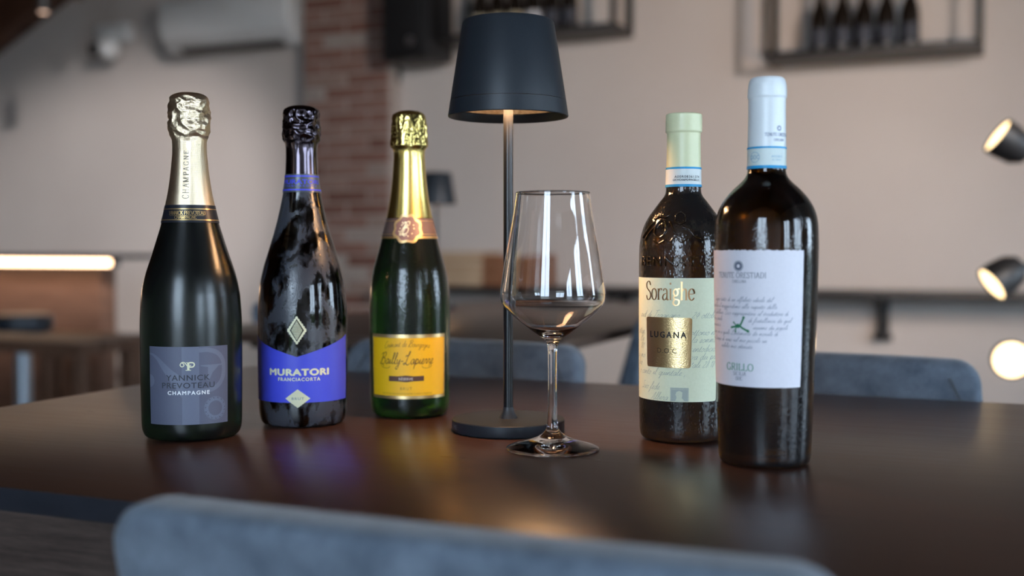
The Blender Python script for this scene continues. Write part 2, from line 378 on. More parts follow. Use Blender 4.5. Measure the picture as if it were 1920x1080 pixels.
def serif2d(bm, body, h, cx, cy, thick=.13, thin=.045, space=1.0, sx=1.0, rot=0.0, serif=True):
    wid = sum(CAPS[c][0] for c in body)*space; x = -wid/2
    b = bmesh.new()
    for c in body:
        adv, st = CAPS[c]
        for cur, pts in st:
            p = [(x+a, q) for a, q in pts]
            ribbon(b, catmull(p, 7) if cur else p, thick, thin, 0.12)
            if serif:
                ends = [(p[0], p[1]), (p[-1], p[-2])]
                for e, e2 in ends:
                    if abs(e[1]-e2[1]) < .3: continue
                    for lv in (0, 1, .62):
                        if abs(e[1]-lv) < 1e-6 and not (lv == .62 and c.isupper()):
                            y0 = lv if lv == 0 else lv-thin*.9
                            rect(b, e[0]-.095, y0, e[0]+.095, y0+thin*.9)
        x += adv*space
    M = Matrix.Translation((cx, cy, 0)) @ Matrix.Rotation(rot, 4, 'Z') @ Matrix.Diagonal((h*sx, h, 1, 1))
    bmesh.ops.transform(b, matrix=M, verts=b.verts); merge(bm, b)

SCR = {  # joined handwriting, x-height .42
 'a': (.44, [(.36, .36), (.2, .42), (.05, .24), (.1, .03), (.24, .06), (.37, .4), (.33, .06), (.44, .06)]),
 'b': (.38, [(0, .05), (.14, .4), (.22, .85), (.12, .9), (.08, .3), (.12, .02), (.27, .05), (.3, .28), (.22, .38), (.38, .3)]),
 'c': (.36, [(.3, .36), (.18, .42), (.05, .25), (.08, .03), (.22, .01), (.36, .1)]),
 'd': (.46, [(.34, .36), (.2, .42), (.05, .24), (.1, .02), (.25, .06), (.4, .9), (.34, .06), (.46, .06)]),
 'e': (.34, [(0, .1), (.2, .22), (.24, .38), (.14, .42), (.06, .2), (.12, .01), (.34, .1)]),
 'f': (.32, [(0, .1), (.18, .5), (.26, .88), (.16, .92), (.12, .3), (.06, -.38), (.0, -.36), (.1, 0), (.32, .1)]),
 'g': (.42, [(.34, .36), (.2, .42), (.05, .24), (.1, .03), (.24, .06), (.36, .4), (.28, -.3), (.12, -.38), (.08, -.25), (.42, .08)]),
 'h': (.44, [(0, .05), (.14, .5), (.2, .88), (.1, .85), (.06, 0), (.14, .32), (.26, .42), (.3, .08), (.44, .06)]),
 'i': (.24, [(0, .08), (.12, .4), (.1, .06), (.24, .08)]),
 'l': (.28, [(0, .06), (.16, .5), (.22, .88), (.12, .9), (.1, .1), (.28, .07)]),
 'm': (.62, [(0, .08), (.08, .4), (.06, .02), (.16, .38), (.24, .38), (.24, .02), (.34, .38), (.44, .38), (.46, .05), (.62, .08)]),
 'n': (.44, [(0, .08), (.08, .4), (.06, .02), (.16, .36), (.28, .4), (.3, .05), (.44, .08)]),
 'o': (.40, [(.2, .42), (.06, .28), (.08, .04), (.22, .0), (.32, .2), (.24, .4), (.2, .36), (.4, .32)]),
 'p': (.42, [(0, .08), (.12, .46), (.02, -.4), (.1, .3), (.24, .42), (.34, .22), (.22, .02), (.14, .06), (.42, .1)]),
 'q': (.42, [(.34, .36), (.2, .42), (.05, .24), (.1, .03), (.24, .06), (.36, .4), (.3, -.38), (.36, -.3), (.42, .08)]),
 'r': (.34, [(0, .08), (.1, .42), (.14, .36), (.24, .38), (.22, .06), (.34, .08)]),
 's': (.30, [(0, .08), (.14, .44), (.2, .16), (.1, .0), (.02, .06), (.3, .08)]),
 't': (.28, [(0, .08), (.16, .66), (.1, .1), (.18, .02), (.28, .08)]),
 'u': (.44, [(0, .3), (.06, .4), (.06, .06), (.18, .04), (.32, .4), (.3, .05), (.44, .08)]),
 'v': (.38, [(0, .3), (.08, .4), (.14, .02), (.28, .38), (.38, .34)]),
 'y': (.42, [(0, .3), (.06, .4), (.08, .08), (.2, .06), (.34, .42), (.26, -.3), (.12, -.4), (.06, -.26), (.42, .1)]),
 'E': (.5, [(.44, .8), (.3, .92), (.14, .76), (.28, .52), (.08, .3), (.12, .0), (.32, .0), (.5, .12)]),
 'G': (.6, [(.48, .8), (.36, .92), (.1, .6), (.1, .1), (.3, .04), (.46, .44), (.42, -.1), (.24, -.3), (.6, .1)]),
 'z': (.34, [(.02, .38), (.26, .4), (.04, .02), (.34, .06)]),
 'B': (.66, [(.0, .72), (.12, .9), (.24, .86), (.2, .4), (.1, -.02), (.0, .06), (.16, .5), (.3, .92), (.52, .96), (.54, .7), (.3, .5), (.52, .46), (.56, .14), (.36, -.04), (.2, .06)]),
 'L': (.70, [(.1, .6), (.14, .74), (.36, .7), (.46, 1.0), (.38, 1.04), (.3, .5), (.22, .08), (.08, -.02), (.0, .08), (.2, .1), (.44, -.06), (.66, .1)]),
 'C': (.56, [(.44, .8), (.36, .92), (.14, .7), (.04, .3), (.12, .0), (.34, .0), (.56, .14)]),
 'S': (.5, [(.4, .84), (.28, .94), (.14, .76), (.28, .46), (.3, .1), (.12, -.02), (.0, .1), (.26, .1), (.5, .1)]),
 'A': (.62, [(.0, .04), (.18, .2), (.42, .94), (.44, .1), (.54, .02), (.62, .1)]),
 'F': (.5, [(.06, .84), (.3, .9), (.52, .92), (.3, .88), (.22, .3), (.1, 0), (.0, .08)]),
 '2': (.4, [(.06, .62), (.2, .76), (.3, .6), (.04, .04), (.36, .06)]), '4': (.42, [(.22, .78), (.04, .28), (.36, .3), (.28, .6), (.22, -.04)]),
 '8': (.4, [(.28, .68), (.14, .74), (.12, .5), (.28, .26), (.14, .02), (.06, .22), (.26, .5), (.28, .68)]), '1': (.26, [(.06, .5), (.18, .76), (.12, .02)]),
 ',': (.24, [(.1, .06), (.06, -.14)]), '.': (.22, [(.06, .04), (.1, .02)]), '-': (.34, [(.04, .24), (.28, .26)]), ' ': (.34, None),
}
def script2d(bm, body, h, cx, cy, w=.05, slant=.32, sx=1.0, align='C', arc=None, thin=None):
    """h = height of a tall letter; joined strokes."""
    body = body.replace('é', 'e')
    wid = sum(SCR[c][0] for c in body); x = -wid/2 if align == 'C' else 0.0
    for c in body:
        adv, pts = SCR[c]
        if pts:
            q = []
            for a, b in catmull(pts, 4):
                X = (x + a + slant*b)*h*sx; Y = b*h
                if arc: Y -= (X*X)/(2*arc)
                q.append((cx + X, cy + Y))
            ribbon(bm, q, w*h, None if thin is None else thin*h, 0.9)
        x += adv
def wrap(bm, surf, cut=0.002, cuty=None):
    """bend flat drawing (x = arc, y = height) onto a surface of revolution."""
    xs = [v.co.x for v in bm.verts]; ys = [v.co.y for v in bm.verts]
    if cut:
        x = min(xs) + cut
        while x < max(xs):
            bmesh.ops.bisect_plane(bm, geom=bm.verts[:]+bm.edges[:]+bm.faces[:], plane_co=(x, 0, 0), plane_no=(1, 0, 0)); x += cut
    if cuty:
        y = min(ys) + cuty
        while y < max(ys):
            bmesh.ops.bisect_plane(bm, geom=bm.verts[:]+bm.edges[:]+bm.faces[:], plane_co=(0, y, 0), plane_no=(0, 1, 0)); y += cuty
    for v in bm.verts: v.co = surf(v.co.x, v.co.y)
    for f in bm.faces:                                  # face outwards
        f.normal_update()
    for f in bm.faces:
        c = f.calc_center_median(); 
        if f.normal.dot(Vector((c.x, c.y, 0))) < 0: f.normal_flip()

# ---------------------------------------------------------------- bottles
def paper(name, col, rough=0.55, **kw):
    m = noisy(name, tuple(c*0.97 for c in col), col, 400, rough, 0.08, 0.0003, **kw); return m
def ink(name, col, rough=0.5, metal=0.0): return mat(name, col, rough, metal)
def glass_bottle(name, tint, frost=0.5, frost_scale=14, thresh=0.45, wet=900, seed=0.0, frost_col=(0.30, 0.34, 0.38), milk=0.05, frost_rough=0.38):
    """tinted bottle glass with patches of condensation and fine droplets."""
    m = mat(name, tint, 0.04); b = bsdf(m)
    b.inputs['Transmission Weight'].default_value = 1.0; b.inputs['IOR'].default_value = 1.5
    tc = N(m, 'ShaderNodeTexCoord'); mp = N(m, 'ShaderNodeMapping'); mp.inputs['Location'].default_value = (seed, seed*.7, seed*1.3)
    mp.inputs['Scale'].default_value = (1, 1, 0.6); L(m, tc.outputs['Object'], mp.inputs[0]); v = mp.outputs[0]
    n = noise_tex(m, v, frost_scale, 8, 0.62, 0.25)
    mask = ramp(m, n.outputs[0], [(thresh-0.04, (0, 0, 0)), (thresh+0.04, (1, 1, 1))])
    mr = N(m, 'ShaderNodeMapRange'); mr.inputs['To Min'].default_value = 0.06; mr.inputs['To Max'].default_value = frost_rough
    L(m, mask.outputs[0], mr.inputs[0]); L(m, mr.outputs[0], b.inputs['Roughness'])
    vo = N(m, 'ShaderNodeTexVoronoi'); vo.inputs['Scale'].default_value = wet; L(m, v, vo.inputs['Vector'])
    dr = ramp(m, vo.outputs['Distance'], [(0.0, (1, 1, 1)), (0.5, (0, 0, 0))])
    mul = N(m, 'ShaderNodeMath', operation='MULTIPLY'); L(m, dr.outputs[0], mul.inputs[0]); L(m, mask.outputs[0], mul.inputs[1])
    bump(m, mul.outputs[0], 0.35*frost, 0.0004)
    d = N(m, 'ShaderNodeBsdfDiffuse'); d.inputs[0].default_value = (*frost_col, 1)
    mx = N(m, 'ShaderNodeMixShader'); fm = N(m, 'ShaderNodeMath', operation='MULTIPLY'); fm.inputs[1].default_value = milk
    L(m, mask.outputs[0], fm.inputs[0]); L(m, fm.outputs[0], mx.inputs[0])
    L(m, b.outputs[0], mx.inputs[1]); L(m, d.outputs[0], mx.inputs[2])
    out = [x for x in m.node_tree.nodes if x.type == 'OUTPUT_MATERIAL'][0]; L(m, mx.outputs[0], out.inputs[0])
    return m

class Bottle:
    def __init__(s, name, label, px, py, table, group=None):
        s.p = on_z(px, py, TABZ); s.d = depth(s.p)
        rz = math.atan2(-s.p.y, -s.p.x) + math.pi/2              # local -Y faces the camera
        s.root = empty(name, s.p, rz); tag(s.root, label, 'bottle', group)
        k = s.d / FPX
        pts = sorted([(z_at(y, s.d)-TABZ, hw*k*1.0) for y, hw in table])
        s.pts = pts
        s.fine = catmull(pts, 5)
    def r(s, z):
        f = s.fine
        if z <= f[0][0]: return f[0][1]
        for a, b in zip(f, f[1:]):
            if a[0] <= z <= b[0]:
                t = (z-a[0])/max(b[0]-a[0], 1e-9); return a[1] + (b[1]-a[1])*t
        return f[-1][1]
    def z(s, py, theta=0.0, rr=None):                            # local height of a pixel row on the visible surface
        z = z_at(py, s.d) - TABZ
        for _ in range(3): z = z_at(py, s.d - (rr or s.r(z))*math.cos(math.radians(theta))) - TABZ
        return z
    def surf(s, th0, rref, off):
        t0 = math.radians(th0)
        def f(x, y):
            th = t0 + x/rref; r = s.r(y) + off
            return Vector((r*math.sin(th), -r*math.cos(th), y))
        return f
    def body(s, ztop, m, name='glass_body', shrink=0.0):
        prof = [(0, 0.004), (s.pts[0][1]*0.55, 0.0045), (s.pts[0][1]*0.86, 0.0004)]
        lo = [(max(r, 0.001), z) for z, r in s.fine if z > 0.0008 and z <= ztop]
        prof += lo
        prof += [(s.r(ztop)-0.0015, ztop+0.0005), (0, ztop+0.0005)]
        return lathe_obj(name, prof, m, s.root, 96, angle=60)
    def foil(s, z0, m, zc0=None, zc1=None, amp=0.0, off=0.0003, name='foil', seed=0.0, top=True, seg=128, style=0):
        f = [z for z, r in s.fine if z > z0]; zt = s.fine[-1][0]
        n = max(20, int((zt-z0)/0.0008)); zs = [z0 + (zt-z0)*i/n for i in range(n+1)]
        bm = bmesh.new(); prof = [(s.r(z)+off, z) for z in zs]
        prof.append((0, zt+0.0002))
        lathe(bm, prof, seg)
        if amp:
            for v in bm.verts:
                r = math.hypot(v.co.x, v.co.y)
                if r < 1e-5: continue
                z = v.co.z; th = math.atan2(v.co.x, -v.co.y)
                k = 0.0
                if zc0 < z: k = min(1, (z-zc0)/0.004)*(1.0 if z < zc1 else max(0.12, 1-(z-zc1)/0.003))
                q = Vector((math.cos(th)*1.7+seed, math.sin(th)*1.7, z*120))
                q2 = Vector((math.cos(th)*4.0+seed*3, math.sin(th)*4.0, z*230))
                fold = (1-abs(mnoise.noise(q))*2.6) if style == 0 else (1-abs(mnoise.noise(Vector((q.x*1.6, q.y*1.6, q.z*.35))))*2.6)
                dsp = amp*(0.85*fold + 0.3*(1-2.4*abs(mnoise.noise(q2))) - 0.45)*k
                if z < zc0 and z > zc0-0.012:                        # folds running down below the cap
                    kk = (z-(zc0-0.012))/0.012
                    dsp += amp*0.35*kk*mnoise.noise(Vector((math.cos(th)*6+seed, math.sin(th)*6, z*40)))
                v.co.x *= (r+dsp)/r; v.co.y *= (r+dsp)/r
        bmesh.ops.recalc_face_normals(bm, faces=bm.faces)
        return obj(name, bm, m, s.root, True, 75)
    def band(s, z0, z1, m, off=0.0005, name='neck_band', parent=None, th=None):
        bm = bmesh.new()
        n = 6; prof = [(s.r(z0)-0.0002, z0)] + [(s.r(z0+(z1-z0)*i/n)+off, z0+(z1-z0)*i/n) for i in range(n+1)] + [(s.r(z1)-0.0002, z1)]
        lathe(bm, prof, 96); bmesh.ops.recalc_face_normals(bm, faces=bm.faces)
        return obj(name, bm, m, parent or s.root, True, 40)
    def draw(s, name, bm, m, th0, rref, off, parent=None, cut=0.002, cuty=None, label=None):
        wrap(bm, s.surf(th0, rref, off), cut, cuty)
        o = obj(name, bm, m, parent or s.root, True, 60)
        if label: o['label'] = label
        return o
def flat(): return bmesh.new()

M_ink_dark = ink('dark_ink', (0.012, 0.014, 0.02)); M_ink_white = ink('white_ink', (0.75, 0.77, 0.78)); M_ink_gold = ink('gold_ink', (0.75, 0.52, 0.22), 0.3, 0.9)
M_ink_cream = ink('cream_ink', (0.72, 0.70, 0.47)); M_ink_grey = ink('grey_ink', (0.22, 0.26, 0.27)); M_ink_slate = ink('slate_ink', (0.022, 0.026, 0.040))

# --- bottle 1: gold foil, slate label
T1 = [(173.6, 7), (174.8, 17), (177.4, 26), (181.5, 32.6), (188, 35.8), (203, 36.6), (221, 37.4), (239, 37.4), (251.7, 34.4), (263, 31), (282, 30.4), (306.7, 32.4), (331, 35), (355.6, 38.4), (373.9, 41.9), (386, 44.4), (401.4, 47.6), (419.7, 52.2), (450.3, 61.4), (480.8, 71), (507, 79.6), (523, 84), (540, 87.4), (557, 89.8), (590, 91.9), (623, 92.6), (690, 92.5), (757, 91.7), (790, 91), (803, 89), (811, 85), (815.5, 78)]
B = b1 = Bottle('wine_bottle', 'dark green bottle with gold foil neck and slate blue label', 361, 815.5, T1)
M_g1 = glass_bottle('dark_green_glass', (0.007, 0.017, 0.005), 0.18, 16, 0.40, 1500, 1.0, (0.20, 0.26, 0.30), 0.012, 0.24)
zb0, zb1 = b1.z(417), b1.z(384)
b1.body(b1.z(300), M_g1)
M_f1 = mat('pale_gold_foil', (0.95, 0.76, 0.52), 0.30, 1.0)
_v = N(M_f1, 'ShaderNodeTexCoord'); _s = N(M_f1, 'ShaderNodeSeparateXYZ'); L(M_f1, _v.outputs['Object'], _s.inputs[0])
_at = N(M_f1, 'ShaderNodeMath', operation='ARCTAN2'); L(M_f1, _s.outputs[0], _at.inputs[0]); L(M_f1, _s.outputs[1], _at.inputs[1])
def _sinw(m, sock, k):
    a = N(m, 'ShaderNodeMath', operation='MULTIPLY'); a.inputs[1].default_value = k; L(m, sock, a.inputs[0])
    c = N(m, 'ShaderNodeMath', operation='SINE'); L(m, a.outputs[0], c.inputs[0]); return c.outputs[0]
_m = N(M_f1, 'ShaderNodeMath', operation='ADD'); L(M_f1, _sinw(M_f1, _at.outputs[0], 120), _m.inputs[0]); L(M_f1, _sinw(M_f1, _s.outputs[2], 6200), _m.inputs[1])
bump(M_f1, _m.outputs[0], 0.25, 0.0002)
b1.foil(b1.z(385), M_f1, b1.z(262), b1.z(182), 0.0014, seed=2.3)
M_navy = mat('navy_band', (0.010, 0.012, 0.02), 0.35)
nb = b1.band(zb0, zb1, M_navy, 0.0007)
fm = flat()
for zy in (391.5, 412):
    zz = b1.z(zy); 
    rect(fm, -0.062, zz-0.0004, 0.062, zz+0.0004)
b1.draw('gold_stripe', fm, M_ink_gold, 0, 0.024, 0.0009, nb)
fm = flat(); serif2d(fm, 'YANNICK PREVOTEAU', 0.0034, 0, b1.z(402.5), space=.92, sx=.92, thick=.16, thin=.07); rect(fm, -0.0155, b1.z(404)-.0001, 0.0155, b1.z(404)+.0001)
ribbon(fm, [(0.0022, b1.z(401)+0.0040), (0.0032, b1.z(401)+0.0048)], 0.0004)
serif2d(fm, 'CHAMPAGNE', 0.0027, -0.0005, b1.z(410), space=1.0, sx=1.0, thick=.16, thin=.07)
b1.draw('lettering', fm, M_ink_gold, -9, 0.0235, 0.00095, nb)
fm = flat(); serif2d(fm, 'CHAMPAGNE', 0.0045, 0, 0, space=1.42, thick=.12, thin=.05, sx=1.0, rot=math.pi/2)
bmesh.ops.translate(fm, vec=(0.0022, b1.z(326), 0), verts=fm.verts)
b1.draw('lettering', fm, ink('brown_ink', (0.13, 0.10, 0.07)), -11, 0.0165, 0.0006)
# slate label
zl0, zl1 = b1.z(797), b1.z(650.5); R1 = b1.r((zl0+zl1)/2); TH1 = -4.6; W1 = R1*math.radians(95)
M_lab1 = paper('slate_label', (0.088, 0.096, 0.145), 0.5); M_lab1b = paper('light_slate_print', (0.128, 0.140, 0.200), 0.5)
fm = flat(); rect(fm, -W1/2, zl0, W1/2, zl1)
lb = b1.draw('label', fm, M_lab1, TH1, R1, 0.00015, cuty=0.006)
H1 = zl1-zl0
def l1(x, y): return (-W1/2 + x*W1/912, zl1 - y*H1/975)           # drawing units of the label
fm = flat()
rect(fm, *l1(395, 973), *l1(575, 2))                               # stem of the large monogram
poly(fm, [l1(2, 82), l1(60, 88), l1(130, 130), l1(200, 200), l1(290, 290), l1(360, 350), l1(395, 380), l1(395, 640), l1(350, 560), l1(250, 400), l1(180, 290), l1(110, 170), l1(50, 115), l1(2, 100)])
poly(fm, [l1(2+50*math.cos(a)*1.4 if math.cos(a) > 0 else 2, 430+80*math.sin(a)) for a in [i*math.pi/12-math.pi/2 for i in range(13)]])
ribbon(fm, [l1(*p) for p in catmull([(575, 46), (680, 46), (780, 90), (842, 180), (856, 290), (842, 400), (790, 490), (700, 545), (575, 560)], 6)], 0.0040)
poly(fm, [l1(590, 235), l1(845, 228), l1(845, 240), l1(790, 250), l1(720, 330), l1(680, 430), l1(665, 430), l1(670, 260), l1(590, 245)])
b1.draw('monogram', fm, M_lab1b, TH1, R1, 0.00022, lb, cuty=0.004)
fm = flat()                                                          # round seal of ticks
for i in range(44):
    a = i*2*math.pi/44; c = l1(752, 782); r0, r1 = 0.0066, 0.0098 if i % 3 else 0.0086
    ribbon(fm, [(c[0]+r0*math.cos(a), c[1]+r0*math.sin(a)), (c[0]+r1*math.cos(a+.05), c[1]+r1*math.sin(a+.05))], 0.0007)
ribbon(fm, [(l1(752, 782)[0]+0.0101*math.cos(i*math.pi/24), l1(752, 782)[1]+0.0101*math.sin(i*math.pi/24)) for i in range(49)], 0.00025)
b1.draw('seal', fm, ink('pale_slate_ink', (0.15, 0.175, 0.25)), TH1, R1, 0.00028, lb)
fm = flat()
text2d(fm, 'YANNICK', 0.0047, *l1(456, 420), sx=1.14, space=1.12, fat=0.00012)
text2d(fm, 'PREVOTEAU', 0.0047, *l1(458, 516), sx=1.16, space=1.10, fat=0.00012)
b1.draw('lettering', fm, M_ink_slate, TH1, R1, 0.0003, lb)
fm = flat(); text2d(fm, 'CHAMPAGNE', 0.0033, *l1(462, 598), sx=1.04, space=1.30, fat=0.00018)
b1.draw('lettering', fm, M_ink_white, TH1, R1, 0.0003, lb)
fm = flat()                                                          # small curled emblem
ribbon(fm, [l1(*p) for p in catmull([(398, 200), (415, 212), (418, 236), (396, 248), (380, 228), (392, 200), (420, 194), (446, 226), (462, 252)], 5)], 0.0008)
rect(fm, *l1(452, 290), *l1(476, 198)); rect(fm, *l1(436, 296), *l1(492, 288)); rect(fm, *l1(436, 200), *l1(480, 194))
ribbon(fm, [l1(*p) for p in catmull([(474, 198), (512, 200), (526, 222), (512, 250), (474, 252)], 5)], 0.0011)
ribbon(fm, [l1(*p) for p in catmull([(462, 256), (480, 236), (494, 228)], 5)], 0.0006)
b1.draw('emblem', fm, M_ink_cream, TH1, R1, 0.0003, lb)

# --- bottle 2: black foil, blue chevron label
T2 = [(198, 8), (199.2, 17), (201.6, 24.5), (205, 29.5), (210, 31.8), (226, 32.6), (250, 33.8), (260, 33.2), (268, 30.6), (276, 28.8), (284, 28.4), (302, 28.7), (326.7, 29.9), (348, 32.2), (357, 33.8), (378.6, 37.8), (409, 44.6), (439.7, 52.8), (470, 62.4), (500.8, 71.6), (525, 77.2), (540, 79.4), (569, 81.8), (599, 82.7), (688, 82.9), (747, 82), (770, 80.8), (782, 78.4), (788, 75), (791.5, 69)]
b2 = Bottle('wine_bottle', 'frosted black bottle with black foil and bright blue chevron label', 569, 791.5, T2)
M_g2 = glass_bottle('near_black_glass', (0.012, 0.006, 0.002), 0.7, 52, 0.50, 1000, 5.0, (0.32, 0.35, 0.44), 0.12, 0.24)
b2.body(b2.z(310), M_g2)
M_f2 = mat('black_foil', (0.085, 0.07, 0.085), 0.17, 1.0)
b2.foil(b2.z(358), M_f2, b2.z(268), b2.z(205), 0.0016, seed=7.7)
M_band2 = noisy('grey_green_band', (0.055, 0.065, 0.07), (0.075, 0.088, 0.09), 60, 0.28)
nb = b2.band(b2.z(360), b2.z(326), M_band2, 0.0006)
M_blue = paper('blue_label', (0.055, 0.07, 0.62), 0.42); M_ink_blue = ink('blue_ink', (0.06, 0.07, 0.72))
fm = flat()
for zy in (330, 355.5):
    zz = b2.z(zy); rect(fm, -0.046, zz-0.0007, 0.046, zz+0.0007)
b2.draw('blue_stripe', fm, M_ink_blue, 0, 0.0162, 0.0008, nb)
fm = flat(); text2d(fm, 'MURATORI', 0.0042, 0, b2.z(344.5), sx=1.3, space=1.02, fat=0.00025); text2d(fm, 'FRANCIACORTA', 0.0018, 0, b2.z(350), sx=1.2, space=1.5, bold=0.01)
b2.draw('lettering', fm, M_ink_blue, -6, 0.0162, 0.0008, nb)
R2 = b2.r(b2.z(700)); TH2 = -7.5; HA = R2*math.radians(78.5)
zc = lambda y: b2.z(y)
fm = flat(); poly(fm, [(-HA, b2.z(746, 80)), (HA, b2.z(746, 80)), (HA, b2.z(627, 80)), (0, b2.z(669.5)), (-HA, b2.z(627, 80))])
lb = b2.draw('label', fm, M_blue, TH2, R2, 0.00015, cuty=0.006, label='bright blue label with chevron top')
fm = flat(); text2d(fm, 'MURATORI', 0.0059, 0.0012, b2.z(704), sx=1.32, space=1.08, fat=0.0006); text2d(fm, 'FRANCIACORTA', 0.0031, 0.0014, b2.z(714.5), sx=1.0, space=1.26, fat=0.00018)
b2.draw('lettering', fm, M_ink_cream, TH2, R2, 0.0003, lb)
fm = flat(); c = (0.0004, b2.z(747.5)); poly(fm, [(c[0]-0.0118, c[1]), (c[0], c[1]-0.0088), (c[0]+0.0118, c[1]), (c[0], c[1]+0.0088)])
dm = b2.draw('diamond_label', fm, paper('cream_paper', (0.66, 0.64, 0.43)), TH2, R2, 0.0003)
fm = flat(); text2d(fm, 'BRUT', 0.0022, c[0], c[1]-0.0011, sx=1.3, space=1.25, bold=0.02)
b2.draw('lettering', fm, M_ink_grey, TH2, R2, 0.0004, dm)
fm = flat(); c = (0.0, b2.z(619.5)); ow, oh = 0.0093, 0.0136; iw, ih = 0.0066, 0.0107
def dia(w, h, n):
    out = []
    cs = [(w, 0), (0, h), (-w, 0), (0, -h)]
    for i in range(4):
        a, b = cs[i], cs[(i+1) % 4]
        for k in range(n): out.append((a[0]+(b[0]-a[0])*k/n, a[1]+(b[1]-a[1])*k/n))
    return out
outer = [(c[0]+x*(1.0+(.045 if k % 2 else -.045)), c[1]+y*(1.0+(.045 if k % 2 else -.045))) for k, (x, y) in enumerate(dia(ow, oh, 12))]
inner = [(c[0]+x, c[1]+y) for x, y in dia(iw, ih, 12)]
vo_ = [fm.verts.new((*p, 0)) for p in outer]; vi_ = [fm.verts.new((*p, 0)) for p in inner]
for k in range(len(vo_)): fm.faces.new((vo_[k], vo_[(k+1) % len(vo_)], vi_[(k+1) % len(vi_)], vi_[k]))
for k in range(14):
    yy = -0.0082 + 0.0164*k/13; ww = 0.0053*(1-abs(yy)/0.0094); rect(fm, c[0]-ww, c[1]+yy-0.00035, c[0]+ww, c[1]+yy+0.00035)
b2.draw('diamond_emblem', fm, M_ink_cream, TH2, R2, 0.0002)

# --- bottle 3: yellow gold foil, yellow label
T3 = [(207.6, 8), (208.8, 16), (211, 22.5), (214, 27), (219, 29.8), (230, 31), (257, 32.2), (273, 33.2), (278, 31.2), (283, 28.9), (292, 28.3), (311, 29.4), (337.7, 31.4), (364.5, 34.4), (383, 37.2), (405, 41.4), (426, 46.4), (448, 52.2), (472, 58.8), (495, 65.6), (510, 69.2), (539, 73.4), (569, 75.2), (628, 75.3), (717, 74.6), (747, 73.8), (762, 72.2), (770, 69.6), (776.5, 63)]
b3 = Bottle('wine_bottle', 'green bottle with yellow gold foil and sunny yellow label', 769, 776.5, T3)
M_g3 = glass_bottle('bright_green_glass', (0.012, 0.055, 0.004), 0.6, 9, 0.40, 520, 9.0, (0.22, 0.28, 0.30), 0.015, 0.16)
b3.body(b3.z(330), M_g3)
M_f3 = mat('yellow_gold_foil', (0.86, 0.68, 0.22), 0.27, 1.0)
b3.foil(b3.z(408), M_f3, b3.z(279), b3.z(214), 0.0015, seed=4.1, style=1)
M_band3 = mat('taupe_band', (0.16, 0.10, 0.085), 0.35, 0.25)
nb = b3.band(b3.z(446.5), b3.z(409), M_band3, 0.0006)
fm = flat()
zz = b3.z(445); rect(fm, -0.082, zz-0.0012, 0.082, zz+0.0012)
for zy in (414, 439): zz = b3.z(zy); rect(fm, -0.082, zz-0.00025, 0.082, zz+0.00025)
b3.draw('gold_stripe', fm, M_ink_gold, 0, 0.0272, 0.00075, nb)
zc3 = b3.z(428.5); TH3b = -4.5; rb3 = b3.r(zc3)
def scallop(r, amp, n=8, k=96, ph=0.0): return [(r*(1+amp*math.cos(n*(2*math.pi*i/k)+ph))*math.sin(2*math.pi*i/k), zc3 + r*(1+amp*math.cos(n*(2*math.pi*i/k)+ph))*math.cos(2*math.pi*i/k)) for i in range(k)]
fm = flat(); poly(fm, scallop(0.0147, 0.06, 8, 96, math.pi))
bd = b3.draw('badge', fm, ink('bright_gold', (0.86, 0.62, 0.30), 0.3, 0.8), TH3b, rb3, 0.0011, cuty=0.003)
fm = flat(); poly(fm, scallop(0.0118, 0.06, 8, 96, math.pi))
b3.draw('badge_field', fm, ink('mauve_brown', (0.20, 0.115, 0.105), 0.45), TH3b, rb3, 0.0013, bd, cuty=0.003)
fm = flat()
script2d(fm, 'B', 0.0125, -0.0030, zc3-0.0052, w=.10, slant=.25, thin=.05); script2d(fm, 'L', 0.0105, -0.0036, zc3-0.0068, w=.08, slant=.25, thin=.04)
for a, rr_ in ((20, .0058), (60, .0068), (90, .0062), (140, .0066), (-40, .0078), (-90, .0070), (-60, .0066), (-110, .0083), (175, .0076)):
    cx, cy = rr_*math.sin(math.radians(a)), zc3 + rr_*math.cos(math.radians(a)); poly(fm, [(cx+.0007*math.cos(i*math.pi/5), cy+.0007*math.sin(i*math.pi/5)) for i in range(10)])
b3.draw('lettering', fm, ink('pale_gold_ink', (0.85, 0.72, 0.45), 0.35, 0.6), TH3b, rb3, 0.0015, bd)
zl0, zl1 = b3.z(748.5), b3.z(627.5); R3 = b3.r((zl0+zl1)/2); TH3 = -3.2; W3 = R3*math.radians(122.8); H3 = zl1-zl0
def l3(x, y): return (-W3/2 + (x-45)*W3/1010, zl1 - (y-105)*H3/925)
fm = flat(); rect(fm, -W3/2, zl0, W3/2, zl1)
lb = b3.draw('label', fm, mat('gold_border', (0.80, 0.60, 0.30), 0.32, 0.9), TH3, R3, 0.00015, cuty=0.006, label='yellow paper label with gold border')
M_yel = paper('yellow_paper', (0.80, 0.465, 0.004), 0.5)
fm = flat(); rect(fm, -W3/2+0.0018, zl0+0.0030, W3/2-0.0018, zl1-0.0034)
b3.draw('yellow_field', fm, M_yel, TH3, R3, 0.00025, lb, cuty=0.006)
M_ink_brown3 = ink('olive_brown_ink', (0.10, 0.05, 0.006)); M_ink_och = ink('ochre_ink', (0.30, 0.16, 0.01))
fm = flat(); script2d(fm, 'Bailly-Lapierre', 0.0120, -0.002, l3(0, 530)[1], w=.075, slant=.30, sx=.80, thin=.04)
for sg, x0 in ((1, 340), (-1, 715)):
    ribbon(fm, [l3(x0-sg*dx, 575+dy) for dx, dy in catmull([(0, -20), (15, 8), (60, 14), (100, 4), (118, -22), (100, -40), (84, -20), (98, -8)], 4)], 0.0004)
b3.draw('lettering', fm, M_ink_brown3, TH3, R3, 0.00035, lb)
fm = flat(); script2d(fm, 'Crémant de Bourgogne', 0.0070, -0.001, l3(0, 272)[1]-0.0005, w=.055, slant=.35, sx=.80, arc=0.16)
